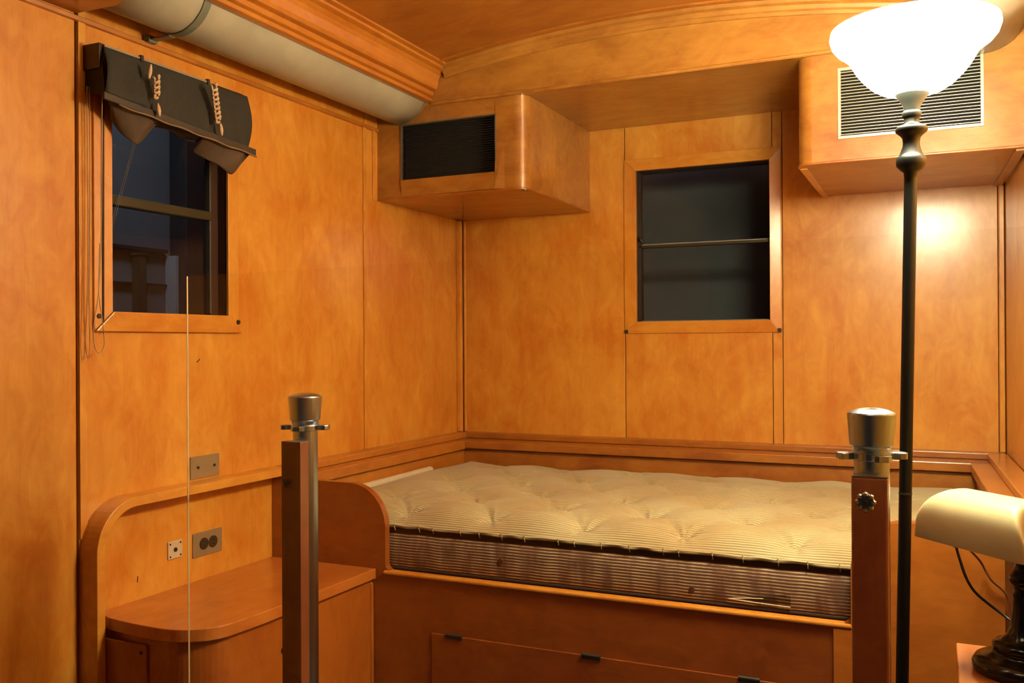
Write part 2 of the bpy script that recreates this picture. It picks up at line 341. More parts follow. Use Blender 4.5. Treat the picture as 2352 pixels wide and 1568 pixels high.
# ---- soffit across the back wall, with its two mouldings
bm = bmesh.new(); bx(bm, XL + 0.005, 0.235, YF - 0.004, YB - 0.001, ZS, 2.20)
so = tag(link('trim_1', bm, WBOX, bevel=0.002), 'boxed soffit running across the back wall above the vent boxes', kind='structure')
bm = bmesh.new(); prism(bm, [(YF - 0.004, ZS - 0.001), (YF - 0.009, ZS + 0.003), (YF - 0.009, ZS + 0.009), (YF - 0.004, ZS + 0.012)], lambda p, k: (-1.66 if k == 0 else 0.225, p[0], p[1]))
link('bead', bm, WBOX, so, 0.001)
def arch_strip(name, prof, m, parent, x0=-1.60, x1=0.22, n=24):
    """a moulding swept along x following the ceiling arch; prof = (y, dz below ceiling)"""
    bm = bmesh.new(); R = []
    for i in range(n + 1):
        x = x0 + (x1 - x0) * i / n; R.append([bm.verts.new((x, y, ceil_z(x) - dz)) for y, dz in prof])
    for a, b in zip(R, R[1:]):
        for j in range(len(prof)): k = (j + 1) % len(prof); bm.faces.new((a[j], a[k], b[k], b[j]))
    bm.faces.new(R[0]); bm.faces.new(R[-1][::-1]); return link(name, bm, m, parent, 0.0015)
cm = arch_strip('trim_2', [(YF, 0.040), (YF - 0.012, 0.040), (YF - 0.014, 0.030), (YF - 0.022, 0.026), (YF - 0.026, 0.014), (YF - 0.040, 0.010), (YF - 0.044, -0.004), (YF, -0.004)], WBOX, None)
tag(cm, 'stepped moulding between the soffit and the ceiling', kind='structure')
arch_strip('bead', [(YF - 0.068, -0.002), (YF - 0.068, 0.005), (YF - 0.082, 0.005), (YF - 0.082, -0.002)], WX, cm)
# ---- left crown moulding above the duct
def crown_prof(): return [(-1.790, 2.020 + 0.03), (-1.668, 2.041), (-1.655, 2.044), (-1.652, 2.054), (-1.660, 2.057), (-1.648, 2.062), (-1.643, 2.074), (-1.652, 2.079), (-1.634, 2.083),
                          (-1.628, 2.094), (-1.626, 2.106), (-1.624, 2.118), (-1.618, 2.130), (-1.607, 2.141), (-1.592, 2.147), (-1.590, 2.154), (-1.575, 2.158), (-1.575, 2.30), (-1.790, 2.30)]
bm = bmesh.new(); prism(bm, crown_prof(), lambda p, k: (p[0], YN if k == 0 else YF - 0.006, p[1]))
tag(link('trim_3', bm, WY, bevel=0.0015), 'layered crown moulding above the round duct on the left', kind='structure')
bm = bmesh.new()
def pr(p, k):
    y = YN if k == 0 else YF - 0.046
    return (xr(y) + (XL - p[0]), y, p[1])
prism(bm, crown_prof(), pr)
tag(link('trim_4', bm, WY, bevel=0.0015), 'crown moulding above the duct on the right wall', kind='structure')
bm = bmesh.new(); prism(bm, [(XL, 1.955), (XL + 0.008, 1.957), (XL + 0.010, 1.966), (XL, 1.972)], lambda p, k: (p[0], YN if k == 0 else YF - 0.003, p[1]))
tag(link('trim_5', bm, WY), 'thin wooden bead under the duct on the left wall', kind='structure')
bm = bmesh.new(); prism(bm, [(XL + 0.001, 1.974), (-1.76, 1.972), (-1.70, 1.99), (-1.672, 2.035), (-1.68, 2.10), (XL + 0.001, 2.10)], lambda p, k: (p[0], YN if k == 0 else 1.585, p[1]))
tag(link('trim_6', bm, WY, bevel=0.003), 'wooden box casing that closes the near end of the left duct', kind='structure')

# ---- ledge round the bed: two tiers, dark gap, upright board
def ledge_back():
    r = root('trim_7', 'two-tier ledge along the back wall behind the mattress', None, (-0.85, YB, 0), kind='structure')
    bm = bmesh.new(); bx(bm, XL + 0.01, 0.20, 3.490, YB, 0.768, 0.790); link('upper_tier', bm, WX, r, 0.003)
    bm = bmesh.new(); bx(bm, XL + 0.01, 0.20, 3.378, YB, 0.7365, 0.7675); link('lower_tier', bm, WX, r, 0.003)
    bm = bmesh.new(); bx(bm, XL + 0.01, 0.20, 3.398, YB - 0.002, 0.0, 0.7325); link('upright_board', bm, WX, r, 0.002)
    bm = bmesh.new(); bx(bm, XL + 0.01, 0.20, 3.410, YB - 0.002, 0.7325, 0.7365); link('gap', bm, WGAP, r)
def ledge_left():
    r = root('trim_8', 'two-tier ledge along the left wall beside the mattress foot', None, (XL, 2.9, 0), kind='structure')
    box('upper_tier', XL, -1.830, 2.303, 3.4895, 0.768, 0.790, WY, r, 0.003)
    box('lower_tier', XL, -1.776, 2.319, 3.3775, 0.7335, 0.7675, WY, r, 0.003)
    box('upright_board', XL, -1.792, 2.319, 3.3975, 0.0, 0.7295, WY, r, 0.002)
    box('gap', XL, -1.800, 2.319, 3.40, 0.7295, 0.7335, WGAP, r)
def ledge_right():
    r = root('trim_9', 'two-tier ledge along the right wall beside the pillow end', None, (0.22, 2.9, 0), kind='structure')
    def s(name, off, y0, y1, z0, z1, m, bv=0.003):
        bm = bmesh.new(); hexa(bm, [(xr(y0, off), y0, z0), (xr(y0), y0, z0), (xr(y1), y1, z0), (xr(y1, off), y1, z0), (xr(y0, off), y0, z1), (xr(y0), y0, z1), (xr(y1), y1, z1), (xr(y1, off), y1, z1)])
        link(name, bm, m, r, bv)
    s('upper_tier', 0.060, 1.90, 3.4895, 0.768, 0.790, WY); s('lower_tier', 0.118, 1.90, 3.3775, 0.7365, 0.7675, WY)
    s('upright_board', 0.100, 1.90, 3.3975, 0.0, 0.7325, WREDZ, 0.002); s('gap', 0.09, 1.90, 3.39, 0.7325, 0.7365, WGAP, 0)
ledge_back(); ledge_left(); ledge_right()

# ---- arched shelf surround over the side table
def surround():
    yo, zt, R, t = 1.585, 0.790, 0.125, 0.024
    outer = [(yo, 0.0)] + [(yo + R + R * math.cos(a), zt - R + R * math.sin(a)) for a in [math.pi - i * math.pi / 2 / 14 for i in range(15)]] + [(2.302, zt)]
    inner = [(2.302, zt - t)] + [(yo + R + (R - t) * math.cos(a), zt - R + (R - t) * math.sin(a)) for a in [math.pi / 2 + i * math.pi / 2 / 14 for i in range(15)]] + [(yo + t, 0.0)]
    bm = bmesh.new(); prism(bm, outer + inner, lambda p, k: (XL if k == 0 else -1.830, p[0], p[1]))
    o = link('trim_10', bm, WYL, None, 0.0015); tag(o, 'rounded wooden surround arching over the side table on the left wall', kind='structure')
surround()

# ================================================================ WINDOWS
def mitre_frame_x(parent, x0, x1, o, i, m):
    """four mitred bevelled rails; o, i = (y0, y1, z0, z1) outer and inner rectangles on a wall facing +x"""
    oy0, oy1, oz0, oz1 = o; iy0, iy1, iz0, iz1 = i
    quads = [((oy0, oz0), (oy1, oz0), (iy1, iz0), (iy0, iz0)), ((oy1, oz0), (oy1, oz1), (iy1, iz1), (iy1, iz0)), ((oy1, oz1), (oy0, oz1), (iy0, iz1), (iy1, iz1)), ((oy0, oz1), (oy0, oz0), (iy0, iz0), (iy0, iz1))]
    return quads
def frame_piece(parent, quad, base, proud, inner_proud, to3, m, name='frame_rail'):
    a, b, c, d = quad      # a,b outer; c,d inner
    bm = bmesh.new()
    hexa(bm, [to3(a, base), to3(b, base), to3(c, base), to3(d, base), to3(a, proud), to3(b, proud), to3(c, inner_proud), to3(d, inner_proud)])
    return link(name, bm, m, parent, 0.0018)
w1 = root('window_1', 'dark sash window in the left wall behind the hanging shade', None, (XL, 1.89, 1.25), kind='structure')
O1, I1 = (1.628, 2.150, 1.205, 1.910), (1.680, 2.104, 1.255, 1.858)
for k, q in enumerate(mitre_frame_x(w1, 0, 0, O1, I1, WV)):
    pr_, ip = [(0.012, 0.018), (0.001, 0.004), (0.006, 0.012), (0.006, 0.012)][k]
    frame_piece(w1, q, -0.010, pr_, ip, lambda p, d: (XL + d, p[0], p[1]), WYL if k in (0, 2) else WV)
def reveal_x(parent):
    bm = bmesh.new()
    y0, y1, z0, z1 = I1; t = 0.010
    for a in ((y0 - t, y0, z0 - t, z1 + t), (y1, y1 + t, z0 - t, z1 + t), (y0, y1, z0 - t, z0), (y0, y1, z1, z1 + t)): bx(bm, XL - 0.08, XL - 0.004, *a)
    link('reveal', bm, DARK, parent)
reveal_x(w1)
box('sash_stile', XL - 0.055, XL - 0.035, 2.072, 2.104, 1.255, 1.858, SASHB, w1, 0.002)
box('sash_stile', XL - 0.055, XL - 0.035, 1.680, 1.694, 1.255, 1.858, DARK, w1, 0.002)
box('meeting_rail', XL - 0.058, XL - 0.026, 1.694, 2.072, 1.531, 1.557, OLIVE, w1, 0.003)
box('glass_seal', XL - 0.050, XL - 0.032, 2.066, 2.0715, 1.262, 1.700, simple('grey_seal', (0.07, 0.08, 0.075), 0.4), w1)
box('pane', XL - 0.048, XL - 0.044, 1.694, 2.072, 1.557, 1.858, GLASS, w1); box('pane', XL - 0.048, XL - 0.044, 1.694, 2.072, 1.255, 1.531, GLASS, w1)
for y, z in ((1.641, 1.243), (2.146, 1.237)):
    bm = bmesh.new(); cyl(bm, (XL + 0.001, y, z), (1, 0, 0), 0.0075, 0.009 if y < 2 else 0.005, 14, 0.006); link('screw_head', bm, SCREW, w1)
w2 = root('window_2', 'two-pane dark window in the back wall above the bed', None, (-0.83, YB, 1.25), kind='structure')
O2, I2 = (-1.141, -0.530, 1.206, 1.900), (-1.090, -0.571, 1.253, 1.853)
for k, q in enumerate(mitre_frame_x(w2, 0, 0, O2, I2, WV)):
    frame_piece(w2, q, -0.010, 0.006, 0.014, lambda p, d: (p[0], YB - d, p[1]), WXL if k in (0, 2) else WV)
bm = bmesh.new(); x0, x1, z0, z1 = I2; t = 0.010
for a in ((x0 - t, x0, z0 - t, z1 + t), (x1, x1 + t, z0 - t, z1 + t), (x0, x1, z0 - t, z0), (x0, x1, z1, z1 + t)): bx(bm, a[0], a[1], YB + 0.004, YB + 0.09, a[2], a[3])
link('reveal', bm, DARK, w2)
box('upper_pane', x0, x1, YB + 0.050, YB + 0.054, 1.560, z1, GLASS, w2); box('lower_pane', x0, x1, YB + 0.030, YB + 0.034, z0, 1.548, GLASS, w2)
box('meeting_rail', x0, x1, YB + 0.026, YB + 0.055, 1.548, 1.559, OLIVE, w2, 0.002)
box('sash_edge', x0, x0 + 0.010, YB + 0.026, YB + 0.055, z0, z1, DARK, w2); box('sash_edge', x0 + 0.010, x1, YB + 0.028, YB + 0.036, z0, z0 + 0.004, simple('grey_bead', (0.16, 0.17, 0.17), 0.4), w2)
box('sash_edge', x0 + 0.010, x1, YB + 0.047, YB + 0.053, 1.559, 1.565, simple('grey_bead_top', (0.25, 0.26, 0.26), 0.4), w2)
bm = bmesh.new(); tube(bm, [(x0 + 0.002, YB + 0.018, 1.590), (x0 + 0.010, YB + 0.014, 1.582), (x0 + 0.024, YB + 0.016, 1.566)], 0.0055, 8); link('latch', bm, SCREW, w2, smooth=True)
for x in (-1.133, -0.538):
    bm = bmesh.new(); cyl(bm, (x, YB - 0.006, 1.214), (0, -1, 0), 0.0085, 0.005, 14, 0.007); link('screw_head', bm, SCREW, w2)

# ================================================================ HALL OUTSIDE THE WINDOWS
def outside():
    o = box('wall_outside', -3.46, -3.40, 2.2, 4.4, 0, 2.9, HALLW); tag(o, 'dim grey hall wall seen through the left window', kind='structure')
    o = box('wall_outside_back', -1.6, 0.6, 4.25, 4.31, 0, 2.9, HALLW); tag(o, 'dim grey hall wall behind the back window', kind='structure')
    r = root('steel_column', 'dark broad steel column outside the left window', 'column', (-3.33, 3.53, 0)); box('shaft', -3.39, -3.28, 3.37, 3.60, 0.0, 2.9, HALLD, r, 0.004); box('edge_strip', -3.395, -3.33, 3.345, 3.368, 0.0, 1.60, HALLG, r, 0.002)
    box('base_plate', -3.395, -3.25, 3.34, 3.63, 0.0, 0.02, HALLD, r)
    r = root('hall_post', 'short dark post standing outside behind the left window glass', 'post', (-3.35, 3.17, 0)); box('shaft', -3.38, -3.33, 3.13, 3.17, 0.0, 1.585, HALLD, r, 0.003); box('cap', -3.385, -3.325, 3.125, 3.175, 1.585, 1.597, HALLD, r, 0.002)
    r = root('hall_rail', 'thin dark horizontal rail on the hall wall outside', 'rail', (-3.36, 3.0, 1.62)); box('bar', -3.398, -3.37, 2.5, 3.343, 1.612, 1.630, HALLD, r, 0.003); box('lower_bar', -3.398, -3.38, 2.5, 3.343, 1.455, 1.463, HALLD, r, 0.001)
outside()

# ================================================================ DUCTS
def duct(label, side):
    r = root('air_duct', label, 'duct', (-1.78 if side < 0 else 0.12, 2.2, 2.084))
    y0, y1 = (1.588, YF - 0.004) if side < 0 else (YN, YF - 0.004)
    bm = bmesh.new(); R = 0.108; n = 48; rings = []
    for k in range(13):
        y = y0 + (y1 - y0) * k / 12
        cx = -1.782 if side < 0 else xr(y) - 0.1095
        rings.append([bm.verts.new((cx + R * math.cos(2 * math.pi * i / n), y, 2.082 + R * math.sin(2 * math.pi * i / n))) for i in range(n)])
    for a, b in zip(rings, rings[1:]):
        for i in range(n): j = (i + 1) % n; bm.faces.new((a[i], a[j], b[j], b[i]))
    bm.faces.new(rings[0]); bm.faces.new(rings[-1][::-1])
    link('pipe', bm, PAINT, r, smooth=True)
    if side < 0:
        def band(name, ya, yb, m, a0, a1, dr=0.0035):
            bm = bmesh.new(); RR = []
            for k in range(25):
                a = math.radians(a0 + (a1 - a0) * k / 24)
                RR.append([bm.verts.new((-1.782 + q * math.cos(a), y, 2.082 + q * math.sin(a))) for q, y in ((R, ya), (R + dr, ya), (R + dr, yb), (R, yb))])
            for A, B in zip(RR, RR[1:]):
                for j in range(4): bm.faces.new((A[j], A[(j + 1) % 4], B[(j + 1) % 4], B[j]))
            bm.faces.new(RR[0]); bm.faces.new(RR[-1][::-1]); return link(name, bm, m, r, 0.0008)
        st = band('strap', 1.791, 1.815, STRAP, -152, -8)
        bm = bmesh.new(); cyl(bm, (-1.782 + 0.1115 * math.cos(math.radians(-14)), 1.804, 2.082 + 0.1115 * math.sin(math.radians(-14))), (1, 0, -0.25), 0.004, 0.003, 10); link('screw', bm, SCREW, st)
        bm = bmesh.new(); bx(bm, -1.888, -1.800, 1.791, 1.815, 1.9695, 1.9735); bx(bm, -1.888, -1.866, 1.788, 1.818, 1.964, 1.982); link('strap_foot', bm, STRAP, r, 0.003)
        band('end_band', YF - 0.012, YF - 0.004, simple('duct_seam', (0.14, 0.11, 0.07), 0.7), -160, 20, 0.002)
    r['group'] = 'round ducts along the side walls'
    return r
duct('pale grey round duct with a dark strap along the left wall above the window', -1)
duct('pale duct along the right wall beside the glowing lamp', 1)

# ================================================================ VENT BOXES
def rbox_outline(x0, x1, y0, y1, corners, r, n=26):
    """clockwise plan outline; corners = which front corners are rounded: 'l', 'r'"""
    p = []
    p += arc(x0 + r, y0 + r, r, 180, 270, n) if 'l' in corners else [(x0, y0)]
    p += arc(x1 - r, y0 + r, r, 270, 360, n) if 'r' in corners else [(x1, y0)]
    p += [(x1, y1), (x0, y1)]; return p
def grille(parent, x0, x1, z0, z1, y, fm, sm, nslat, fw_=0.006, sl=0.004, tilt=0.5):
    bm = bmesh.new()
    oy0, oy1 = y - 0.004, y + 0.012
    for a in ((x0, x1, z0, z0 + fw_), (x0, x1, z1 - fw_, z1), (x0, x0 + fw_, z0 + fw_, z1 - fw_), (x1 - fw_, x1, z0 + fw_, z1 - fw_)): bx(bm, a[0], a[1], oy0, oy1, a[2], a[3])
    g = link('grille', bm, fm, parent, 0.001)
    pitch = (z1 - z0 - 2 * fw_) / nslat
    me = None
    for i in range(nslat):
        zc = z0 + fw_ + pitch * (i + 0.5)
        if me is None:
            b = bmesh.new(); h = pitch * 0.10
            hexa(b, [(x0 + fw_, y + 0.001, -h), (x1 - fw_, y + 0.001, -h), (x1 - fw_, y + 0.007, -h), (x0 + fw_, y + 0.007, -h), (x0 + fw_, y + 0.001, h), (x1 - fw_, y + 0.001, h), (x1 - fw_, y + 0.007, h), (x0 + fw_, y + 0.007, h)])
            o = link('slat', b, sm); me = o.data
        else:
            o = bpy.data.objects.new('slat', me); C.objects.link(o)
        o.location = (0, 0, zc); o.parent = g; o.matrix_parent_inverse = Matrix()
        # part of the grille, whose own origin is at the world origin relative to its parent offset
    return g
def vent_box(label, x0, x1s, corners, gx0, gx1, gz0, gz1, fm, sm, ns, fw_):
    r = root('vent_housing', label, 'vent box', (0.5 * (x0 + 0), YF, ZB))
    xa, xb = x0, x1s
    hx = (gx0 + 0.004, gx1 - 0.004, gz0 + 0.004, gz1 - 0.004)
    zb_, zt_ = ZB + 0.008, ZS - 0.0005
    # front and side skin around the grille hole, then the rest of the outline
    bm = bmesh.new(); rad = 0.045
    out = rbox_outline(xa, xb, YF, YB - 0.0005, corners, rad)
    # the flat front run is split at the hole
    n = len(out)
    cols = []
    for i in range(n):
        a, b = out[i], out[(i + 1) % n]
        if abs(a[1] - YF) < 1e-6 and abs(b[1] - YF) < 1e-6:
            cols.append((a, (hx[0], YF), 0)); cols.append(((hx[0], YF), (hx[1], YF), 1)); cols.append(((hx[1], YF), b, 0))
        else: cols.append((a, b, 0))
    for a, b, h in cols:
        segs = [(zb_, zt_)] if not h else [(zb_, hx[2]), (hx[3], zt_)]
        for s0, s1 in segs:
            v = [bm.verts.new(p) for p in ((a[0], a[1], s0), (b[0], b[1], s0), (b[0], b[1], s1), (a[0], a[1], s1))]; bm.faces.new(v)
    # hole reveal and dark back are separate parts
    bmesh.ops.remove_doubles(bm, verts=bm.verts[:], dist=1e-5)
    body = link('body', bm, WBOX, r, 0, False)
    md = body.modifiers.new('solid', 'SOLIDIFY'); md.thickness = 0.010; md.offset = -1
    bm = bmesh.new(); prism(bm, rbox_outline(xa - (0.003 if 'l' in corners else 0), xb + (0.003 if 'r' in corners else 0), YF - 0.004, YB - 0.0005, corners, rad), lambda p, k: (p[0], p[1], ZB if k == 0 else ZB + 0.008))
    link('bottom_panel', bm, WX, r, 0.0025)  # darker veneer than the body, putting the underside's shade into the colour
    box('duct_back', gx0 - 0.01, gx1 + 0.01, YF + 0.045, YF + 0.050, gz0 - 0.01, gz1 + 0.01, VOID, r)
    g = grille(r, gx0, gx1, gz0, gz1, YF, fm, sm, ns, fw_)
    return r, g
def fix_children(g):
    # slats were given in world space; place them under the grille, which itself sits under an Empty
    for c in g.children: c.matrix_parent_inverse = Matrix()
r1, g1 = vent_box('wooden vent box with a dark grille in the left corner under the soffit', XL, -1.287, 'r', -1.789, -1.399, 1.765, 1.974, GRDF, GRD, 24, 0.005)
r2, g2 = vent_box('brightly lit wooden vent box with a silver grille behind the lamp', -0.385, 0.224, 'l', -0.268, 0.121, 1.772, 1.984, ALU, ALU, 21, 0.009)
bm = bmesh.new(); bx(bm, -0.383, -0.361, YF + 0.045, YB - 0.001, ZB - 0.004, ZB + 0.001); link('edge_trim', bm, WYL, r2, 0.001)
bm = bmesh.new(); hexa(bm, [(xr(YF, 0.030), YF + 0.01, ZB - 0.006), (xr(YF, 0.006), YF + 0.01, ZB - 0.006), (xr(YB, 0.006), YB - 0.001, ZB - 0.006), (xr(YB, 0.030), YB - 0.001, ZB - 0.006), (xr(YF, 0.030), YF + 0.01, ZB + 0.001), (xr(YF, 0.006), YF + 0.01, ZB + 0.001), (xr(YB, 0.006), YB - 0.001, ZB + 0.001), (xr(YB, 0.030), YB - 0.001, ZB + 0.001)]); link('edge_trim', bm, WX, r2, 0.001)
for rr_ in (r1, r2): rr_['group'] = 'wooden vent boxes under the soffit'
bm = bmesh.new(); cyl(bm, (-1.30, YF + 0.02, ZB - 0.002), (0, 0, 1), 0.012, 0.004, 16); link('corner_plate', bm, GRDF, r1)

# ================================================================ WINDOW SHADE
def shade():
    r = root('window_shade', 'dark gathered fabric shade with beige knotted cords over the left window', 'window shade', (-1.85, 1.865, 1.895))
    xo = -1.831
    box('head_rail', XL, xo - 0.004, 1.606, 2.110, 1.884, 1.900, SHBAR, r, 0.002)
    bm = bmesh.new(); tube(bm, [(xo, 1.612, 1.897), (xo, 1.975, 1.897)], 0.0035, 8); link('top_edge_rod', bm, simple('pale_rod', (0.28, 0.24, 0.17), 0.5), r)
    box('end_bracket', XL, xo - 0.002, 1.600, 1.612, 1.84, 1.902, DARK, r, 0.002)
    # upper fabric: from the rail out and down to the bottom bar, bellied
    NU, NV = 40, 24
    def P(u, v):
        y = 1.610 + (2.122 - 1.610) * u - 0.030 * (v ** 2) * max(0, (u - 0.85) / 0.15)
        y = y - 0.018 * v * (1 - u)
        zt = 1.895; zb = 1.776 - 0.045 * u
        x = xo + (0.030 * math.sin(v * math.pi * 0.55)) + 0.004 * math.sin(u * 19 + v * 5) * v + 0.003 * math.sin(u * 41) * v
        return (x, y, zt + (zb - zt) * v)
    bm = bmesh.new(); G = [[bm.verts.new(P(i / NU, j / NV)) for j in range(NV + 1)] for i in range(NU + 1)]
    for i in range(NU):
        for j in range(NV): bm.faces.new((G[i][j], G[i + 1][j], G[i + 1][j + 1], G[i][j + 1]))
    o = link('fabric', bm, SHFAB, r, smooth=True); md = o.modifiers.new('solid', 'SOLIDIFY'); md.thickness = 0.0015
    # lower bar
    bm = bmesh.new(); a, b = Vector((-1.806, 1.588, 1.768)), Vector((-1.786, 2.104, 1.724))
    for k in range(1):
        hexa(bm, [a + Vector((-0.004, 0, -0.009)), a + Vector((0.004, 0, -0.009)), b + Vector((0.004, 0, -0.009)), b + Vector((-0.004, 0, -0.009)), a + Vector((-0.004, 0, 0.009)), a + Vector((0.004, 0, 0.009)), b + Vector((0.004, 0, 0.009)), b + Vector((-0.004, 0, 0.009))])
    link('bottom_bar', bm, SHBAR, r, 0.002)
    bm = bmesh.new(); tube(bm, [a + (b - a) * t + Vector((0.004, 0, -0.011 + 0.0015 * math.sin(t * 30))) for t in [0.08 + i * 0.92 / 24 for i in range(25)]], 0.0025, 6); link('bar_piping', bm, simple('tan_piping', (0.20, 0.13, 0.06), 0.8), r, smooth=True)
    # hanging flaps behind the bar
    def flap(pts_top, pts_bot, m=SHFAB2, amp=0.010):
        bm = bmesh.new(); n = 20; T = catmull(pts_top, 8); B = catmull(pts_bot, 8)
        def samp(L, t):
            f = t * (len(L) - 1); i = min(int(f), len(L) - 2); return L[i].lerp(L[i + 1], f - i)
        G = [[None] * 13 for _ in range(n + 1)]
        for i in range(n + 1):
            for j in range(13):
                p = samp(T, i / n).lerp(samp(B, i / n), j / 12); p = p + Vector((amp * math.sin(i / n * 9 + j * 0.35) * (j / 12), 0, 0)); G[i][j] = bm.verts.new(p)
        for i in range(n):
            for j in range(12): bm.faces.new((G[i][j], G[i + 1][j], G[i + 1][j + 1], G[i][j + 1]))
        o = link('flap', bm, m, r, smooth=True); md = o.modifiers.new('solid', 'SOLIDIFY'); md.thickness = 0.0015
    flap([(-1.815, 1.600, 1.772), (-1.812, 1.69, 1.760), (-1.806, 1.770, 1.752)], [(-1.850, 1.655, 1.735), (-1.845, 1.70, 1.682), (-1.840, 1.736, 1.684), (-1.825, 1.772, 1.742)])
    flap([(-1.800, 1.915, 1.742), (-1.796, 2.00, 1.735), (-1.792, 2.090, 1.727)], [(-1.850, 1.925, 1.705), (-1.835, 1.985, 1.676), (-1.815, 2.045, 1.655), (-1.795, 2.086, 1.716)])
    flap([(-1.812, 1.760, 1.755), (-1.806, 1.84, 1.748), (-1.800, 1.925, 1.740)], [(-1.845, 1.768, 1.742), (-1.845, 1.84, 1.733), (-1.840, 1.925, 1.722)], SHFAB)
    # left side return of the fabric against the wall
    bm = bmesh.new(); hexa(bm, [(XL + 0.001, 1.606, 1.79), (-1.812, 1.600, 1.77), (-1.812, 1.604, 1.77), (XL + 0.001, 1.610, 1.79), (XL + 0.001, 1.606, 1.895), (-1.835, 1.606, 1.895), (-1.835, 1.610, 1.895), (XL + 0.001, 1.610, 1.895)]); link('side_return', bm, SHFAB, r)
    # knotted ropes
    def rope(y0, z0, y1, z1, turns, amp, x=-1.786):
        bm = bmesh.new(); n = turns * 12; pts = []
        for i in range(n + 1):
            t = i / n; a = t * turns * 2 * math.pi
            pts.append((x + 0.006 + amp * 0.6 * math.cos(a), y0 + (y1 - y0) * t + amp * math.sin(a), z0 + (z1 - z0) * t + amp * 0.7 * math.sin(2 * a)))
        tube(bm, pts, 0.0031, 7); link('knotted_cord', bm, ROPE, r, smooth=True)
    def toggle(y, z0, z1, x=-1.782, lean=0.0):
        bm = bmesh.new(); h = z0 - z1; tube(bm, [(x, y + lean * t, z0 - h * t) for t in [i / 10 for i in range(11)]], lambda t: 0.0055 * math.sin(math.pi * min(max(t, 0.08), 0.92)) ** 0.5, 10); link('toggle', bm, ROPE, r, smooth=True)
    toggle(1.716, 1.873, 1.836, -1.786, -0.006); rope(1.728, 1.845, 1.728, 1.792, 4, 0.0085); toggle(1.736, 1.780, 1.748, -1.784, 0.006)
    rope(1.930, 1.875, 1.946, 1.778, 8, 0.0095); toggle(1.955, 1.776, 1.744, -1.780, 0.006)
    box('cord_guide', -1.834, -1.824, 1.722, 1.730, 1.888, 1.904, DARK, r); box('cord_guide', -1.834, -1.824, 1.956, 1.964, 1.888, 1.904, DARK, r)
    # pull cords at the left, looped at the bottom
    bm = bmesh.new()
    p1 = catmull([(-1.832, 1.615, 1.892), (-1.833, 1.610, 1.80), (-1.850, 1.620, 1.60), (-1.860, 1.627, 1.42), (-1.862, 1.621, 1.30), (-1.862, 1.606, 1.215), (-1.862, 1.610, 1.165), (-1.862, 1.624, 1.152), (-1.862, 1.637, 1.172), (-1.862, 1.634, 1.215), (-1.862, 1.622, 1.30), (-1.862, 1.625, 1.42)], 8)
    tube(bm, p1, 0.0012, 6); link('pull_cord', bm, CORD, r, smooth=True)
    bm = bmesh.new(); p2 = catmull([(-1.872, 1.598, 1.80), (-1.872, 1.600, 1.50), (-1.872, 1.597, 1.30), (-1.872, 1.592, 1.18), (-1.872, 1.597, 1.142), (-1.872, 1.603, 1.165), (-1.872, 1.602, 1.30), (-1.872, 1.606, 1.55), (-1.872, 1.605, 1.80)], 8)
    tube(bm, p2, 0.0012, 6); link('pull_cord', bm, CORD, r, smooth=True)
    bm = bmesh.new(); tube(bm, [(-1.880, 1.651, 1.20), (-1.876, 1.651, 1.86)], 0.0018, 6); link('guide_wire', bm, SCREW, r)
    for d in (0, 0.006):
        bm = bmesh.new(); tube(bm, [(-1.905, 1.79 + d, 1.755), (-1.905, 1.686 + d, 1.44)], 0.0008, 5); link('cord_reflection', bm, simple('reflection_grey', (0.10, 0.10, 0.095), 0.7), r)  # thin grey tubes stand in for cord reflections in the pane
shade()

# ================================================================ WALL PLATES
def plate(name, label, cat, y0, y1, z0, z1, m):
    r = root(name, label, cat, (XL, (y0 + y1) / 2, z0)); box('face_plate', XL, XL + 0.004, y0, y1, z0, z1, m, r, 0.0015); return r
r = plate('blank_plate', 'nickel blank cover plate with two screws above the arched ledge', 'wall plate', 1.950, 2.063, 0.7945, 0.858, PLATE)
for y in (1.977, 2.041):
    bm = bmesh.new(); cyl(bm, (XL + 0.004, y, 0.826), (1, 0, 0), 0.004, 0.0025, 12); link('screw', bm, SCREW, r)
r = plate('power_outlet', 'double power outlet with two round black sockets above the side table', 'outlet', 1.957, 2.072, 0.575, 0.643, PLATE)
for y in (1.998, 2.034):
    bm = bmesh.new(); cyl(bm, (XL + 0.004, y, 0.609), (1, 0, 0), 0.0165, 0.0025, 24); s = link('socket', bm, simple('bakelite', (0.03, 0.022, 0.014), 0.35), r)
    for dz in (-0.006, 0.006):
        bm = bmesh.new(); bx(bm, XL + 0.0064, XL + 0.0069, y - 0.004, y + 0.004, 0.609 + dz - 0.001, 0.609 + dz + 0.001); link('slot', bm, VOID, s)
bm = bmesh.new(); cyl(bm, (XL + 0.004, 2.016, 0.609), (1, 0, 0), 0.003, 0.002, 10); link('screw', bm, CHROME, r)
r = plate('jack_plate', 'small square pale jack plate with a centre hole and four screws', 'wall plate', 1.866, 1.917, 0.590, 0.638, PLATE2)
bm = bmesh.new(); cyl(bm, (XL + 0.004, 1.8915, 0.614), (1, 0, 0), 0.006, 0.002, 14); link('jack_hole', bm, SCREW, r)
for y in (1.873, 1.910):
    for z in (0.597, 0.631):
        bm = bmesh.new(); cyl(bm, (XL + 0.004, y, z), (1, 0, 0), 0.0025, 0.0015, 8); link('screw', bm, SCREW, r)

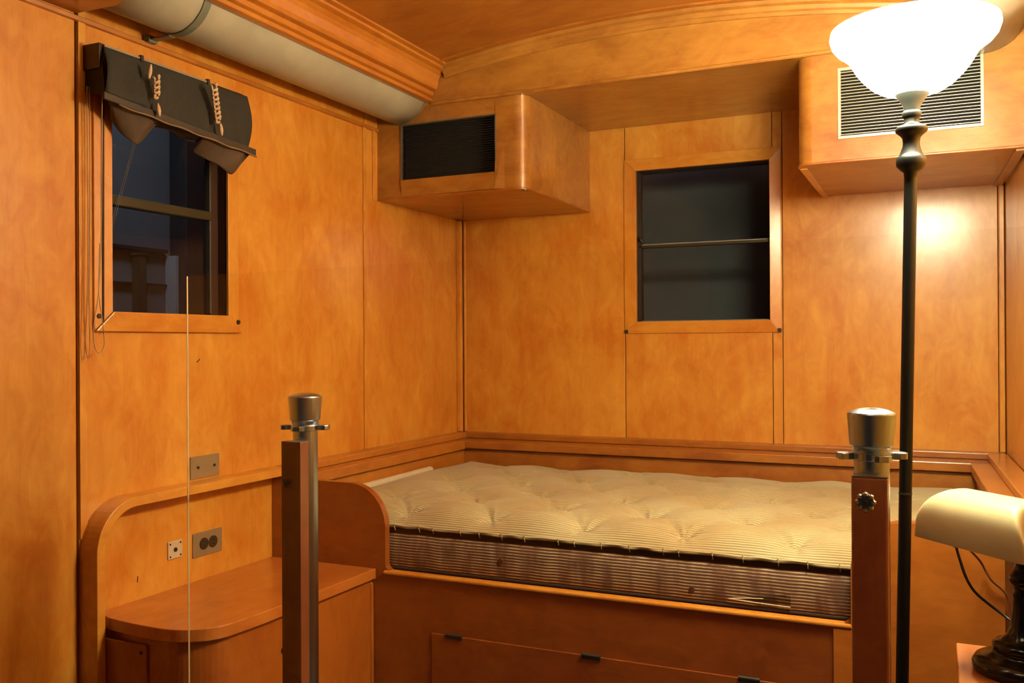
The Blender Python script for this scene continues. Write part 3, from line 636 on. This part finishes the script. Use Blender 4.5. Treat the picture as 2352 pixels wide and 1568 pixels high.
# ================================================================ BED
YBF = 2.296
def bed():
    r = root('built_in_bed', 'built-in wooden berth with a scooped front panel around the mattress', 'bed', (-0.85, YBF, 0))
    xa, xb = XL + 0.001, 0.130; t = 0.024; zt = 0.756; ra = 0.125
    xl_, xr_, zr = -1.475, -0.190, 0.506
    poly = [(xa, 0.0), (xb, 0.0), (xb, zt)] + arc(xr_ + ra, zt - ra, ra, 90, 180, 14) + [(xr_, zr + 0.02)] + arc(xr_ - 0.02, zr + 0.02, 0.02, 0, -90, 4)[1:] + arc(xl_ + 0.02, zr + 0.02, 0.02, -90, -180, 4) + arc(xl_ - ra, zt - ra, ra, 0, 90, 14) + [(xa, zt)]
    bm = bmesh.new()
    # build as strips to keep faces planar and convex: use triangle fill
    vs = [bm.verts.new((x, YBF, z)) for x, z in poly]; f = bm.faces.new(vs)
    ex = bmesh.ops.extrude_face_region(bm, geom=[f]); nv = [g for g in ex['geom'] if isinstance(g, bmesh.types.BMVert)]
    bmesh.ops.translate(bm, verts=nv, vec=(0, t, 0)); bmesh.ops.triangulate(bm, faces=[q for q in bm.faces if len(q.verts) > 4])
    link('front_panel', bm, WRED, r)
    # rounded lip along the bottom and the left side of the opening
    lip = [(xr_ - 0.002, zr - 0.002)]
    bm = bmesh.new(); bx(bm, xl_ - 0.004, xr_ + 0.004, YBF - 0.008, YBF + 0.020, zr - 0.010, zr + 0.001); link('lip', bm, WXL, r, 0.004, False)
    # bed base that carries the mattress
    box('base_board', -1.78, 0.125, YBF + t, 3.39, 0.44, 0.503, WRED, r)
    # added panel, a little proud; its paler wood paints the lit right end
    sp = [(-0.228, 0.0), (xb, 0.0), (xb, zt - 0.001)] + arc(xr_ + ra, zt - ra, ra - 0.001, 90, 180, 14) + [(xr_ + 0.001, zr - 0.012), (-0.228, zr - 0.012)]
    bm = bmesh.new(); prism(bm, sp, lambda p, k: (p[0], YBF - 0.006 if k == 0 else YBF - 0.0002, p[1])); bmesh.ops.triangulate(bm, faces=[q for q in bm.faces if len(q.verts) > 4]); link('lit_right_band', bm, WLIT, r)
    # drop-front door with its hinges
    d = box('drop_door', -1.318, -0.235, YBF - 0.004, YBF + 0.004, 0.03, 0.344, WRED, r, 0.0015)
    for x in (-1.245, -0.835, -0.425):
        bm = bmesh.new(); cyl(bm, (x - 0.026, YBF - 0.006, 0.3465), (1, 0, 0), 0.0042, 0.052, 10); bx(bm, x - 0.026, x + 0.026, YBF - 0.006, YBF - 0.003, 0.335, 0.3465); link('hinge', bm, BRONZE, d)
bed()
def mattress():
    r = root('mattress', 'tufted cream ticking mattress with a dark striped border lying in the berth', 'mattress', (-0.84, 2.32, 0.505))
    X0, X1, Y0, Y1 = -1.775, 0.085, 2.326, 3.390
    btn = []
    for k in range(-2, 8):
        for row, y in enumerate((2.395, 2.565, 2.725, 2.905, 3.085, 3.260)):
            x = (-0.33 if row % 2 == 0 else -0.475) - 0.28 * k + (0.0 if row < 2 else random.uniform(-.012, .012))
            if X0 + 0.06 < x < X1 - 0.06: btn.append((x, y + random.uniform(-.008, .008)))
    NX, NY = 560, 320
    cell = {}
    for b in btn:
        for i in (-1, 0, 1):
            for j in (-1, 0, 1): cell.setdefault((int(b[0] / 0.2) + i, int(b[1] / 0.2) + j), []).append(b)
    def h(x, y):
        de = min(x - X0, X1 - x); dy0 = y - Y0; dy1 = Y1 - y
        e = 1.0
        for d, s, b0 in ((de, 0.05, 0.0), (dy1, 0.06, 0.0), (dy0, 0.075, 0.10)):
            q = min(max(d / s, 0), 1); e *= b0 + (1 - b0) * (1 - (1 - q) ** 1.8)
        best = 9.0; cr = 0.0; near = btn
        z = 0.0
        ds = sorted((math.hypot((x - b[0]), (y - b[1])), b) for b in near if abs(x - b[0]) < 0.35 and abs(y - b[1]) < 0.35)
        if ds:
            d1, b1 = ds[0]
            best = d1
            # gathers radiating from the button and a soft valley towards the next one
            th = math.atan2(y - b1[1], x - b1[0])
            wr_ = math.sin(th * 7 + b1[0] * 31) * 0.5 + math.sin(th * 11 + b1[1] * 47) * 0.5
            cr += 0.0042 * wr_ * math.exp(-(d1 / 0.075) ** 2) * min(1, d1 / 0.012)
            val = 0.0
            for d2, b2 in ds[1:5]:
                vx, vy = b2[0] - b1[0], b2[1] - b1[1]; L = math.hypot(vx, vy)
                if L < 0.26:
                    t = ((x - b1[0]) * vx + (y - b1[1]) * vy) / L / L
                    if 0 <= t <= 1:
                        dd = abs((x - b1[0]) * vy - (y - b1[1]) * vx) / L
                        val = max(val, math.exp(-(dd / 0.012) ** 2) * (abs(2 * t - 1) ** 1.0 * 0.75 + 0.25))
            cr -= 0.011 * val
        puff = 1 - math.exp(-(best / 0.052) ** 1.1)
        crown = 0.010 * math.sin(math.pi * min(max((y - Y0) / (Y1 - Y0), 0), 1))
        und = 0.003 * math.sin(x * 9 + y * 5) + 0.0025 * math.sin(x * 17 - y * 13)
        # pulled gathers along the front edge
        fe = math.exp(-max(dy0, 0) / 0.035)
        pull = 0.0009 * math.sin(x * 150 + 3 * math.sin(x * 17)) * fe + 0.0007 * math.sin(x * 310 + 5 * math.sin(x * 23)) * fe
        return 0.630 + e * (0.016 + 0.042 * puff + crown + cr + und * 0.8 + pull)
    bm = bmesh.new(); xs_ = [X0 + (X1 - X0) * i / NX for i in range(NX + 1)]; ys_ = [Y0 + (Y1 - Y0) * (j / NY) ** 1.15 for j in range(NY + 1)]
    G = [[bm.verts.new((x, y, h(x, y))) for y in ys_] for x in xs_]
    for i in range(NX):
        for j in range(NY): bm.faces.new((G[i][j], G[i + 1][j], G[i + 1][j + 1], G[i][j + 1]))
    o = link('quilted_top', bm, TICK, r, smooth=True)
    bm = bmesh.new()
    pts = [(X0 + 0.004, Y1 - 0.01), (X0 + 0.004, Y0), (X1 - 0.004, Y0), (X1 - 0.004, Y1 - 0.01)]
    tube(bm, [(X0 + (X1 - X0) * i / 160, Y0 + 0.001 + 0.0012 * math.sin(i * 0.9), 0.633 + 0.0016 * math.sin(i * 0.55 + math.sin(i * .21) * 2)) for i in range(161)], 0.0052, 8)
    link('top_roll', bm, TICK, r, smooth=True)
    box('binding', X0 + 0.003, X1 - 0.003, Y0 + 0.006, Y1 - 0.01, 0.606, 0.630, DASH, r, 0.003)
    # border: slightly bulging front
    bm = bmesh.new(); prof = [(Y0 + 0.004, 0.506), (Y0 - 0.001, 0.518), (Y0 - 0.002, 0.545), (Y0 - 0.002, 0.575), (Y0 + 0.000, 0.600), (Y0 + 0.005, 0.612)]
    R = []
    for i in range(181):
        x = X0 + (X1 - X0) * i / 180
        R.append([bm.verts.new((x, y + 0.0012 * math.sin(i * 0.8) * math.sin(k * 0.7), z)) for k, (y, z) in enumerate(prof)] + [bm.verts.new((x, Y1 - 0.012, 0.612)), bm.verts.new((x, Y1 - 0.012, 0.506))])
    for a, b in zip(R, R[1:]):
        for j in range(len(a)): k = (j + 1) % len(a); bm.faces.new((a[j], a[k], b[k], b[j]))
    bm.faces.new(R[0]); bm.faces.new(R[-1][::-1])
    link('border', bm, TICKS, r, smooth=True)
    box('lower_seam', X0 + 0.01, X1 - 0.01, Y0 - 0.003, Y0 + 0.01, 0.5065, 0.514, DASH, r, 0.002)
    # stitched tick marks under the roll
    for i in range(22):
        x = X0 + 0.32 + i * 0.072 + random.uniform(-.02, .02)
        if x > X1 - 0.03: break
        bm = bmesh.new(); tube(bm, [(x, Y0 - 0.003, 0.640), (x + 0.001, Y0 - 0.0055, 0.632), (x + 0.001, Y0 + 0.001, 0.620)], 0.0014, 5); link('stitch', bm, TICK, r)
    for x, z in ((-1.113, 0.561), (-0.574, 0.540)):
        bm = bmesh.new(); cyl(bm, (x, Y0 - 0.001, z), (0, -1, 0), 0.0085, 0.0035, 16, 0.007); link('vent_eyelet', bm, simple('brown_eyelet', (0.07, 0.025, 0.012), 0.4), r, smooth=False)
    bm = bmesh.new(); hexa(bm, [(-0.480, Y0 - 0.004, 0.527), (-0.330, Y0 - 0.004, 0.522), (-0.330, Y0 - 0.003, 0.522), (-0.480, Y0 - 0.003, 0.527), (-0.480, Y0 - 0.004, 0.529), (-0.330, Y0 - 0.004, 0.556), (-0.330, Y0 - 0.003, 0.556), (-0.480, Y0 - 0.003, 0.529)])
    link('plastic_tag', bm, glass_mat('clear_plastic', (0.85, 0.82, 0.75), rough=0.2), r)
    bm = bmesh.new(); tube(bm, [(-0.480, Y0 - 0.005, 0.5285), (-0.43, Y0 - 0.005, 0.526), (-0.330, Y0 - 0.005, 0.5235)], 0.0014, 5); tube(bm, [(-0.475, Y0 - 0.005, 0.5295), (-0.43, Y0 - 0.0055, 0.535), (-0.395, Y0 - 0.005, 0.5375)], 0.0012, 5); link('tag_edge', bm, simple('pale_tag_edge', (0.6, 0.52, 0.34), 0.4), r)
    # pale sheet edge tucked down at the wall side
    bm = bmesh.new(); hexa(bm, [(-1.789, 2.33, 0.64), (-1.768, 2.33, 0.64), (-1.768, 3.10, 0.65), (-1.789, 3.10, 0.65), (-1.786, 2.33, 0.694), (-1.771, 2.33, 0.690), (-1.771, 3.10, 0.694), (-1.786, 3.10, 0.698)]); link('sheet_edge', bm, WHITEB, r, 0.003)
mattress()

# ================================================================ SIDE TABLE CABINET
def side_table():
    r = root('side_table', 'low wooden cabinet with a curved top under the arched surround', 'cabinet', (-1.7, 2.0, 0))
    def outline(o):
        pts = [(XL + 0.001, 1.626 + o), (-1.851, 1.626 + o)] + [tuple(p[:2]) for p in catmull([(-1.851, 1.622 + o, 0), (-1.75, 1.609 + o, 0), (-1.65, 1.606 + o, 0), (-1.586 - o * .5, 1.622 + o, 0), (-1.535 - o, 1.672 + o * .7, 0), (-1.519 - o, 1.768, 0), (-1.514 - o, 1.88, 0), (-1.508 - o, 2.10, 0), (-1.506 - o, 2.2945, 0)], 5)][1:] + [(XL + 0.001, 2.2945)]
        return pts
    bm = bmesh.new(); prism(bm, outline(0), lambda p, k: (p[0], p[1], 0.480 if k == 0 else 0.510)); link('top', bm, WTOP, r, 0.002)
    bm = bmesh.new(); prism(bm, outline(0.012), lambda p, k: (p[0], p[1], 0.0 if k == 0 else 0.476)); link('body', bm, WREDZ, r)
    bm = bmesh.new(); prism(bm, outline(0.016), lambda p, k: (p[0], p[1], 0.476 if k == 0 else 0.480)); link('gap', bm, WGAP, r)
    d = box('door', -1.845, -1.70, 1.611, 1.618, 0.04, 0.462, WREDZ, r, 0.002)
    bm = bmesh.new(); cyl(bm, (-1.716, 1.611, 0.443), (0, -1, 0), 0.004, 0.003, 10); link('keyhole', bm, SCREW, d)
    bm = bmesh.new(); bx(bm, -1.535, -1.512, 2.279, 2.2945, 0.02, 0.470); link('corner_post', bm, WREDZ, r, 0.006)
side_table()
for y, z, a in ((1.984, 1.126, 35), (1.764, 0.563, 85)):
    d = Vector((0, math.cos(math.radians(a)), math.sin(math.radians(a)))) * 0.008; bm = bmesh.new(); tube(bm, [Vector((XL + 0.0002, y, z)) - d, Vector((XL + 0.0008, y, z)), Vector((XL + 0.0002, y, z)) + d], 0.0012, 6); link('nick', bm, WGAP, wl)

# ================================================================ RIGHT DESK
def desk():
    r = root('desk', 'plain wooden desk corner under the cream-shaded lamp', 'desk', (0.12, 1.6, 0))
    xw = 0.255
    box('top', 0.026, xw, 1.50, 1.835, 0.606, 0.629, WTOP, r, 0.002); box('side_panel', 0.030, 0.048, 1.51, 1.83, 0.0, 0.606, WREDZ, r, 0.002)
    box('back_panel', 0.048, xw, 1.812, 1.83, 0.0, 0.606, WREDZ, r, 0.001)
desk()

# ================================================================ STANCHIONS
def stanchion(label, x, y, wx0, wx1, wy0, wy1, knob):
    r = root('barrier_post', label, 'stanchion', (x, y, 0), 'barrier posts holding the clear sheet')
    bm = bmesh.new(); lathe(bm, [(0, 0.012), (0.0265, 0.012), (0.0265, 0.9985), (0, 0.9985)], x, y, 40); link('tube', bm, CHROME, r, smooth=True).modifiers.new('e', 'EDGE_SPLIT')
    bm = bmesh.new(); lathe(bm, [(0, 0), (0.062, 0), (0.062, 0.006), (0.05, 0.012), (0, 0.012)], x, y, 40); link('foot', bm, CHROME, r)
    bm = bmesh.new(); lathe(bm, [(0, 0.9985), (0.0285, 0.9985), (0.0290, 1.004), (0.0300, 1.0055), (0.0325, 1.0075), (0.0362, 1.050), (0.0364, 1.0555), (0.0350, 1.0580), (0.025, 1.0625), (0.012, 1.0650), (0, 1.0655)], x, y, 48)
    c = link('cap', bm, CHROME, r, smooth=True); c.modifiers.new('e', 'EDGE_SPLIT')
    bm = bmesh.new(); lathe(bm, [(0.0266, 0.984), (0.031, 0.984), (0.031, 0.996), (0.0266, 0.996)], x, y, 32)
    for k in range(4):
        a = math.radians(24.8 + 90 * k - (8 if x < -0.5 else 2)); d = Vector((math.cos(a), math.sin(a), 0)); n = Vector((-d.y, d.x, 0)); p = Vector((x, y, 0))
        q = [p + d * 0.030 + n * 0.006, p + d * 0.040 + n * 0.0135, p + d * 0.049 + n * 0.0135, p + d * 0.0535 + n * 0.007, p + d * 0.0535 - n * 0.007, p + d * 0.049 - n * 0.0135, p + d * 0.040 - n * 0.0135, p + d * 0.030 - n * 0.006]
        if x > -0.5 or k != 9: prism(bm, [(v.x, v.y) for v in q], lambda v, e: (v[0], v[1], 0.9855 if e == 0 else 0.9955))
    link('rope_ring', bm, CHROME, r, 0.001)
    bm = bmesh.new(); bx(bm, wx0, wx1, wy0, wy1, 0.0, 0.9635); link('wooden_sleeve', bm, WPOST_LIT if knob else WPOST_SHADE, r, 0.004 if knob else 0.0015)
    box('sleeve_cap', wx0, wx1, wy0, wy1, 0.9636, 0.9646, simple('sleeve_cap_steel', (0.4, 0.35, 0.28), 0.3, metal=0.8), r)
    return r
sL = stanchion('steel barrier post with a shade-darkened wooden sleeve on the left', -1.248, 1.6270, -1.269, -1.219, 1.572, 1.6005, False)
sR = stanchion('steel barrier post with a round knob in front of the mattress end', -0.096, 1.5530, -0.1225, -0.0695, 1.498, 1.5265, True)
# knobs that clamp the sheet
def knob(parent, x, y, z, r_, m, n=8):
    bm = bmesh.new(); cyl(bm, (x, y, z), (0, -1, 0), r_ * 0.55, 0.010, 16)
    cyl(bm, (x, y - 0.010, z), (0, -1, 0), r_ * 0.86, 0.006, 24, r_ * 0.8)
    o = link('clamp_knob', bm, m, parent)
    for k in range(n):
        a = 2 * math.pi * k / n; bm = bmesh.new(); bmesh.ops.create_icosphere(bm, subdivisions=1, radius=r_ * 0.30, matrix=Matrix.Translation((x + r_ * 0.76 * math.cos(a), y - 0.015, z + r_ * 0.76 * math.sin(a))))
        link('lobe', bm, m, o)
    bm = bmesh.new(); bmesh.ops.create_icosphere(bm, subdivisions=2, radius=r_ * 0.32, matrix=Matrix.Translation((x, y - 0.015, z))); link('centre', bm, BRONZE, o, smooth=True)
def gy(x): return 1.596 + (x + 1.552) * (1.46 - 1.596) / (1.552 - 0.035)       # plan line of the clear sheet
knob(sR, -0.0985, gy(-0.0985) - 0.003, 0.9335, 0.0148, CHROME)
bm = bmesh.new()
xk, yk = -1.250, gy(-1.25) - 0.003
for a in (35, 80, 140): cyl(bm, (xk - 0.010 * math.cos(math.radians(a)), yk - 0.002, 0.877 - 0.010 * math.sin(math.radians(a))), (math.cos(math.radians(a)), 0, math.sin(math.radians(a))), 0.0011, 0.02, 6)
cyl(bm, (xk, yk, 0.877), (0, -1, 0), 0.005, 0.003, 12); link('star_bolt', bm, BRONZE, sL)
bm = bmesh.new(); cyl(bm, (-1.269, 1.586, 0.515), (-1, 0, 0), 0.010, 0.008, 16, 0.008); link('side_screw', bm, BRONZE, sL)

# ================================================================ CLEAR SHEET
def sheet():
    r = root('clear_barrier_sheet', 'clear acrylic barrier sheet standing across the compartment in front of the posts', 'barrier', (-0.8, 1.53, 0))
    t = 0.002; x0, x1 = -1.552, 0.215; z1 = 1.3265
    bm = bmesh.new(); hexa(bm, [(x0, gy(x0) - t, 0.02), (x1, gy(x1) - t, 0.02), (x1, gy(x1) + t, 0.02), (x0, gy(x0) + t, 0.02), (x0, gy(x0) - t, z1), (x1, gy(x1) - t, z1), (x1, gy(x1) + t, z1), (x0, gy(x0) + t, z1)])
    link('sheet', bm, ACRYL, r)
    bm = bmesh.new(); hexa(bm, [(x0 - 0.0012, gy(x0) - t, 0.02), (x0 - 0.0001, gy(x0) - t, 0.02), (x0 - 0.0001, gy(x0) + t, 0.02), (x0 - 0.0012, gy(x0) + t, 0.02), (x0 - 0.0012, gy(x0) - t, z1), (x0 - 0.0001, gy(x0) - t, z1), (x0 - 0.0001, gy(x0) + t, z1), (x0 - 0.0012, gy(x0) + t, z1)]); link('polished_edge', bm, EDGE, r)
    bm = bmesh.new(); hexa(bm, [(x0, gy(x0) - .01, 0), (x1, gy(x1) - .01, 0), (x1, gy(x1) + .004, 0), (x0, gy(x0) + .004, 0), (x0, gy(x0) - .01, 0.019), (x1, gy(x1) - .01, 0.019), (x1, gy(x1) + .004, 0.019), (x0, gy(x0) + .004, 0.019)]); link('floor_shoe', bm, simple('shoe_dark', (0.03, 0.03, 0.03), 0.5), r)
sheet()

# ================================================================ FLOOR LAMP
def floor_lamp():
    ax, ay = -0.0438, 1.984          # axis at the neck (z = 1.659)
    bx_, by_ = -0.0790, 1.971         # axis at the floor
    K = 1.1235; Z = lambda z: 1.17 + (z - 1.17) * K if z > 0.06 else z
    r = root('floor_lamp', 'tall black torchiere lamp with a glowing white bowl shade', 'floor lamp', (0, 0, 0))
    bm = bmesh.new()
    def P(prof, name, m, n=40, smooth=True):
        bm = bmesh.new(); lathe(bm, prof, 0, 0, n)
        for v in bm.verts:
            if v.co.z > 0.06: v.co.x *= K; v.co.y *= K
            v.co.z = Z(v.co.z); t = v.co.z / 1.659; v.co.x += bx_ + (ax - bx_) * t; v.co.y += by_ + (ay - by_) * t
        o = link(name, bm, m, r, smooth=smooth)
        if smooth: md = o.modifiers.new('e', 'EDGE_SPLIT'); md.split_angle = math.radians(50)
        return o
    P([(0, 0.0), (0.110, 0.0), (0.112, 0.006), (0.10, 0.014), (0.06, 0.022), (0.03, 0.032), (0.016, 0.0599), (0, 0.0599)], 'base', BLACK)
    P([(0.0107, 0.061), (0.0107, 1.467)], 'pole', BLACK)
    P([(0.0109, 0.90), (0.0115, 0.902), (0.0109, 0.904)], 'pole_joint', BRONZE, 24)
    P([(0.0107, 1.455), (0.0118, 1.466), (0.018, 1.471), (0.0240, 1.478), (0.0248, 1.486), (0.0243, 1.492), (0.0205, 1.495), (0.0185, 1.499), (0.0142, 1.512), (0.0138, 1.519), (0.0150, 1.527), (0.018, 1.531), (0.0262, 1.538), (0.0268, 1.542), (0.0240, 1.547), (0.0150, 1.549), (0.0128, 1.552), (0.0128, 1.561), (0.0152, 1.563), (0.0160, 1.568), (0.0152, 1.573), (0.0125, 1.575)], 'turned_stem', BLACK)
    P([(0.0125, 1.574), (0.0145, 1.582), (0.020, 1.592), (0.0285, 1.603), (0.0316, 1.609), (0.0300, 1.616), (0.012, 1.616), (0, 1.616)], 'socket_cup', BRONZE)
    prof = [(0.018, 1.605), (0.0320, 1.606), (0.050, 1.612), (0.066, 1.622), (0.080, 1.636), (0.091, 1.650), (0.099, 1.664), (0.106, 1.675), (0.116, 1.684), (0.126, 1.691), (0.133, 1.700), (0.1365, 1.711), (0.1350, 1.720)]
    sh = P(prof, 'bowl_shade', SHADEG, 64); md = sh.modifiers.new('solid', 'SOLIDIFY'); md.thickness = 0.003; md.offset = 1
    P([(0.0, 1.616), (0.012, 1.617), (0.013, 1.630), (0.022, 1.655), (0.026, 1.672), (0.020, 1.690), (0.008, 1.699), (0, 1.70)], 'bulb', emit('glowing_bulb', (1.0, 0.84, 0.56), 30.0), 24)
    b = lamp('lamp_bulb_light', 'POINT', (ax, ay, 1.775), BULB_W, BULB_C, 0.03)
    b.parent = r
floor_lamp()

# ================================================================ DESK LAMP
def desk_lamp():
    cx, cy, z0 = 0.124, 1.711, 0.629
    r = root('desk_lamp', 'black desk lamp with a cream glass shade at the right edge', 'desk lamp', (cx, cy, z0))
    def P(prof, name, m, n=40):
        bm = bmesh.new(); lathe(bm, [(a, b) for a, b in prof], cx, cy, n); o = link(name, bm, m, r, smooth=True); md = o.modifiers.new('e', 'EDGE_SPLIT'); md.split_angle = math.radians(55); return o
    P([(0, 0.629), (0.072, 0.629), (0.0765, 0.634), (0.0770, 0.642), (0.072, 0.650), (0.060, 0.656), (0.048, 0.659), (0.0455, 0.662), (0.0455, 0.666), (0.047, 0.669), (0.0465, 0.675), (0.042, 0.679), (0.034, 0.682)], 'base', GLOSSB)
    P([(0.034, 0.682), (0.025, 0.690), (0.0205, 0.702), (0.018, 0.718), (0.0160, 0.735), (0.0148, 0.750), (0.0160, 0.754), (0.0160, 0.760), (0.0145, 0.764), (0.0145, 0.770), (0.019, 0.774), (0.0215, 0.780), (0.0200, 0.787), (0.0155, 0.793), (0.0130, 0.803), (0.0120, 0.822), (0.0105, 0.845), (0.0105, 0.880), (0, 0.882)], 'column', GLOSSB)
    def ray(u, v, d): return Vector((0, 0, 1.17)) + (fw + rr * ((u - 1176) / 2116.88) + uu * ((784 - v) / 2116.88)) * d
    P1, P2 = Vector((0.030, 1.777, 0.915)), Vector((0.149, 1.651, 0.915))     # ends of the ridge
    A = (P2 - P1).normalized(); N = Vector((A.y, -A.x, 0)); N = N if N.x < 0 else -N      # lamp axis, and the side towards the bed foot
    L = 0.119; c0 = (P1 + P2) / 2 - A * 0.010; c0.z = 0
    nu, nv = 72, 30; bm = bmesh.new(); G = []
    for i in range(nu + 1):
        q = -1 + 2 * i / nu; s = math.copysign(abs(q) ** 0.5, q); k = max(1 - abs(s) ** 22, 0.0) ** 0.5
        row = []
        for j in range(nv + 1):
            th = math.pi * j / nv; sn = max(math.sin(th), 0.0)
            nn = (-0.052 if th < math.pi / 2 else -0.064) * math.cos(th)
            nn = math.copysign(abs(nn) ** 0.9 * 0.064 ** 0.1, nn)
            a = s * (L - 0.030 * sn ** 1.2)
            p = c0 + A * a + N * (nn * (0.75 + 0.25 * k)); row.append(bm.verts.new((p.x, p.y, 0.829 + 0.086 * sn ** 0.42 * k)))
        G.append(row)
    for i in range(nu):
        for j in range(nv): bm.faces.new((G[i][j], G[i + 1][j], G[i + 1][j + 1], G[i][j + 1]))
    bmesh.ops.remove_doubles(bm, verts=bm.verts[:], dist=1e-5)
    sh = link('glass_shade', bm, CREAM, r, smooth=True); md = sh.modifiers.new('solid', 'SOLIDIFY'); md.thickness = 0.003
    bm = bmesh.new(); tube(bm, [(cx, cy, 0.878), ((P1.x + P2.x) / 2 + 0.015, (P1.y + P2.y) / 2, 0.900), ((P1.x + P2.x) / 2, (P1.y + P2.y) / 2, 0.911)], 0.004, 10); link('finial', bm, BRONZE, r, smooth=True)
    bm = bmesh.new(); pts = catmull([(0.075, 1.735, 0.842), (0.029, 1.850, 0.800), (0.026, 1.93, 0.784), (0.029, 1.995, 0.770), (0.036, 2.00, 0.743), (0.046, 2.004, 0.710), (0.060, 2.011, 0.683), (0.080, 2.020, 0.662), (0.101, 2.03, 0.644), (0.128, 2.01, 0.628), (0.140, 1.92, 0.634), (0.130, 1.83, 0.640), (0.128, 1.79, 0.636)], 8)
    tube(bm, pts, 0.0028, 8); link('black_flex', bm, CORDB, r, smooth=True)
    bm = bmesh.new(); pts = catmull([(0.085, 1.735, 0.842), (0.050, 1.98, 0.775), (0.060, 2.20, 0.722), (0.082, 2.27, 0.684), (0.103, 2.278, 0.645), (0.133, 2.284, 0.612), (0.140, 2.285, 0.55), (0.142, 2.285, 0.45)], 8)
    tube(bm, pts, 0.0026, 8); link('brown_flex', bm, CORDR, r, smooth=True)
desk_lamp()
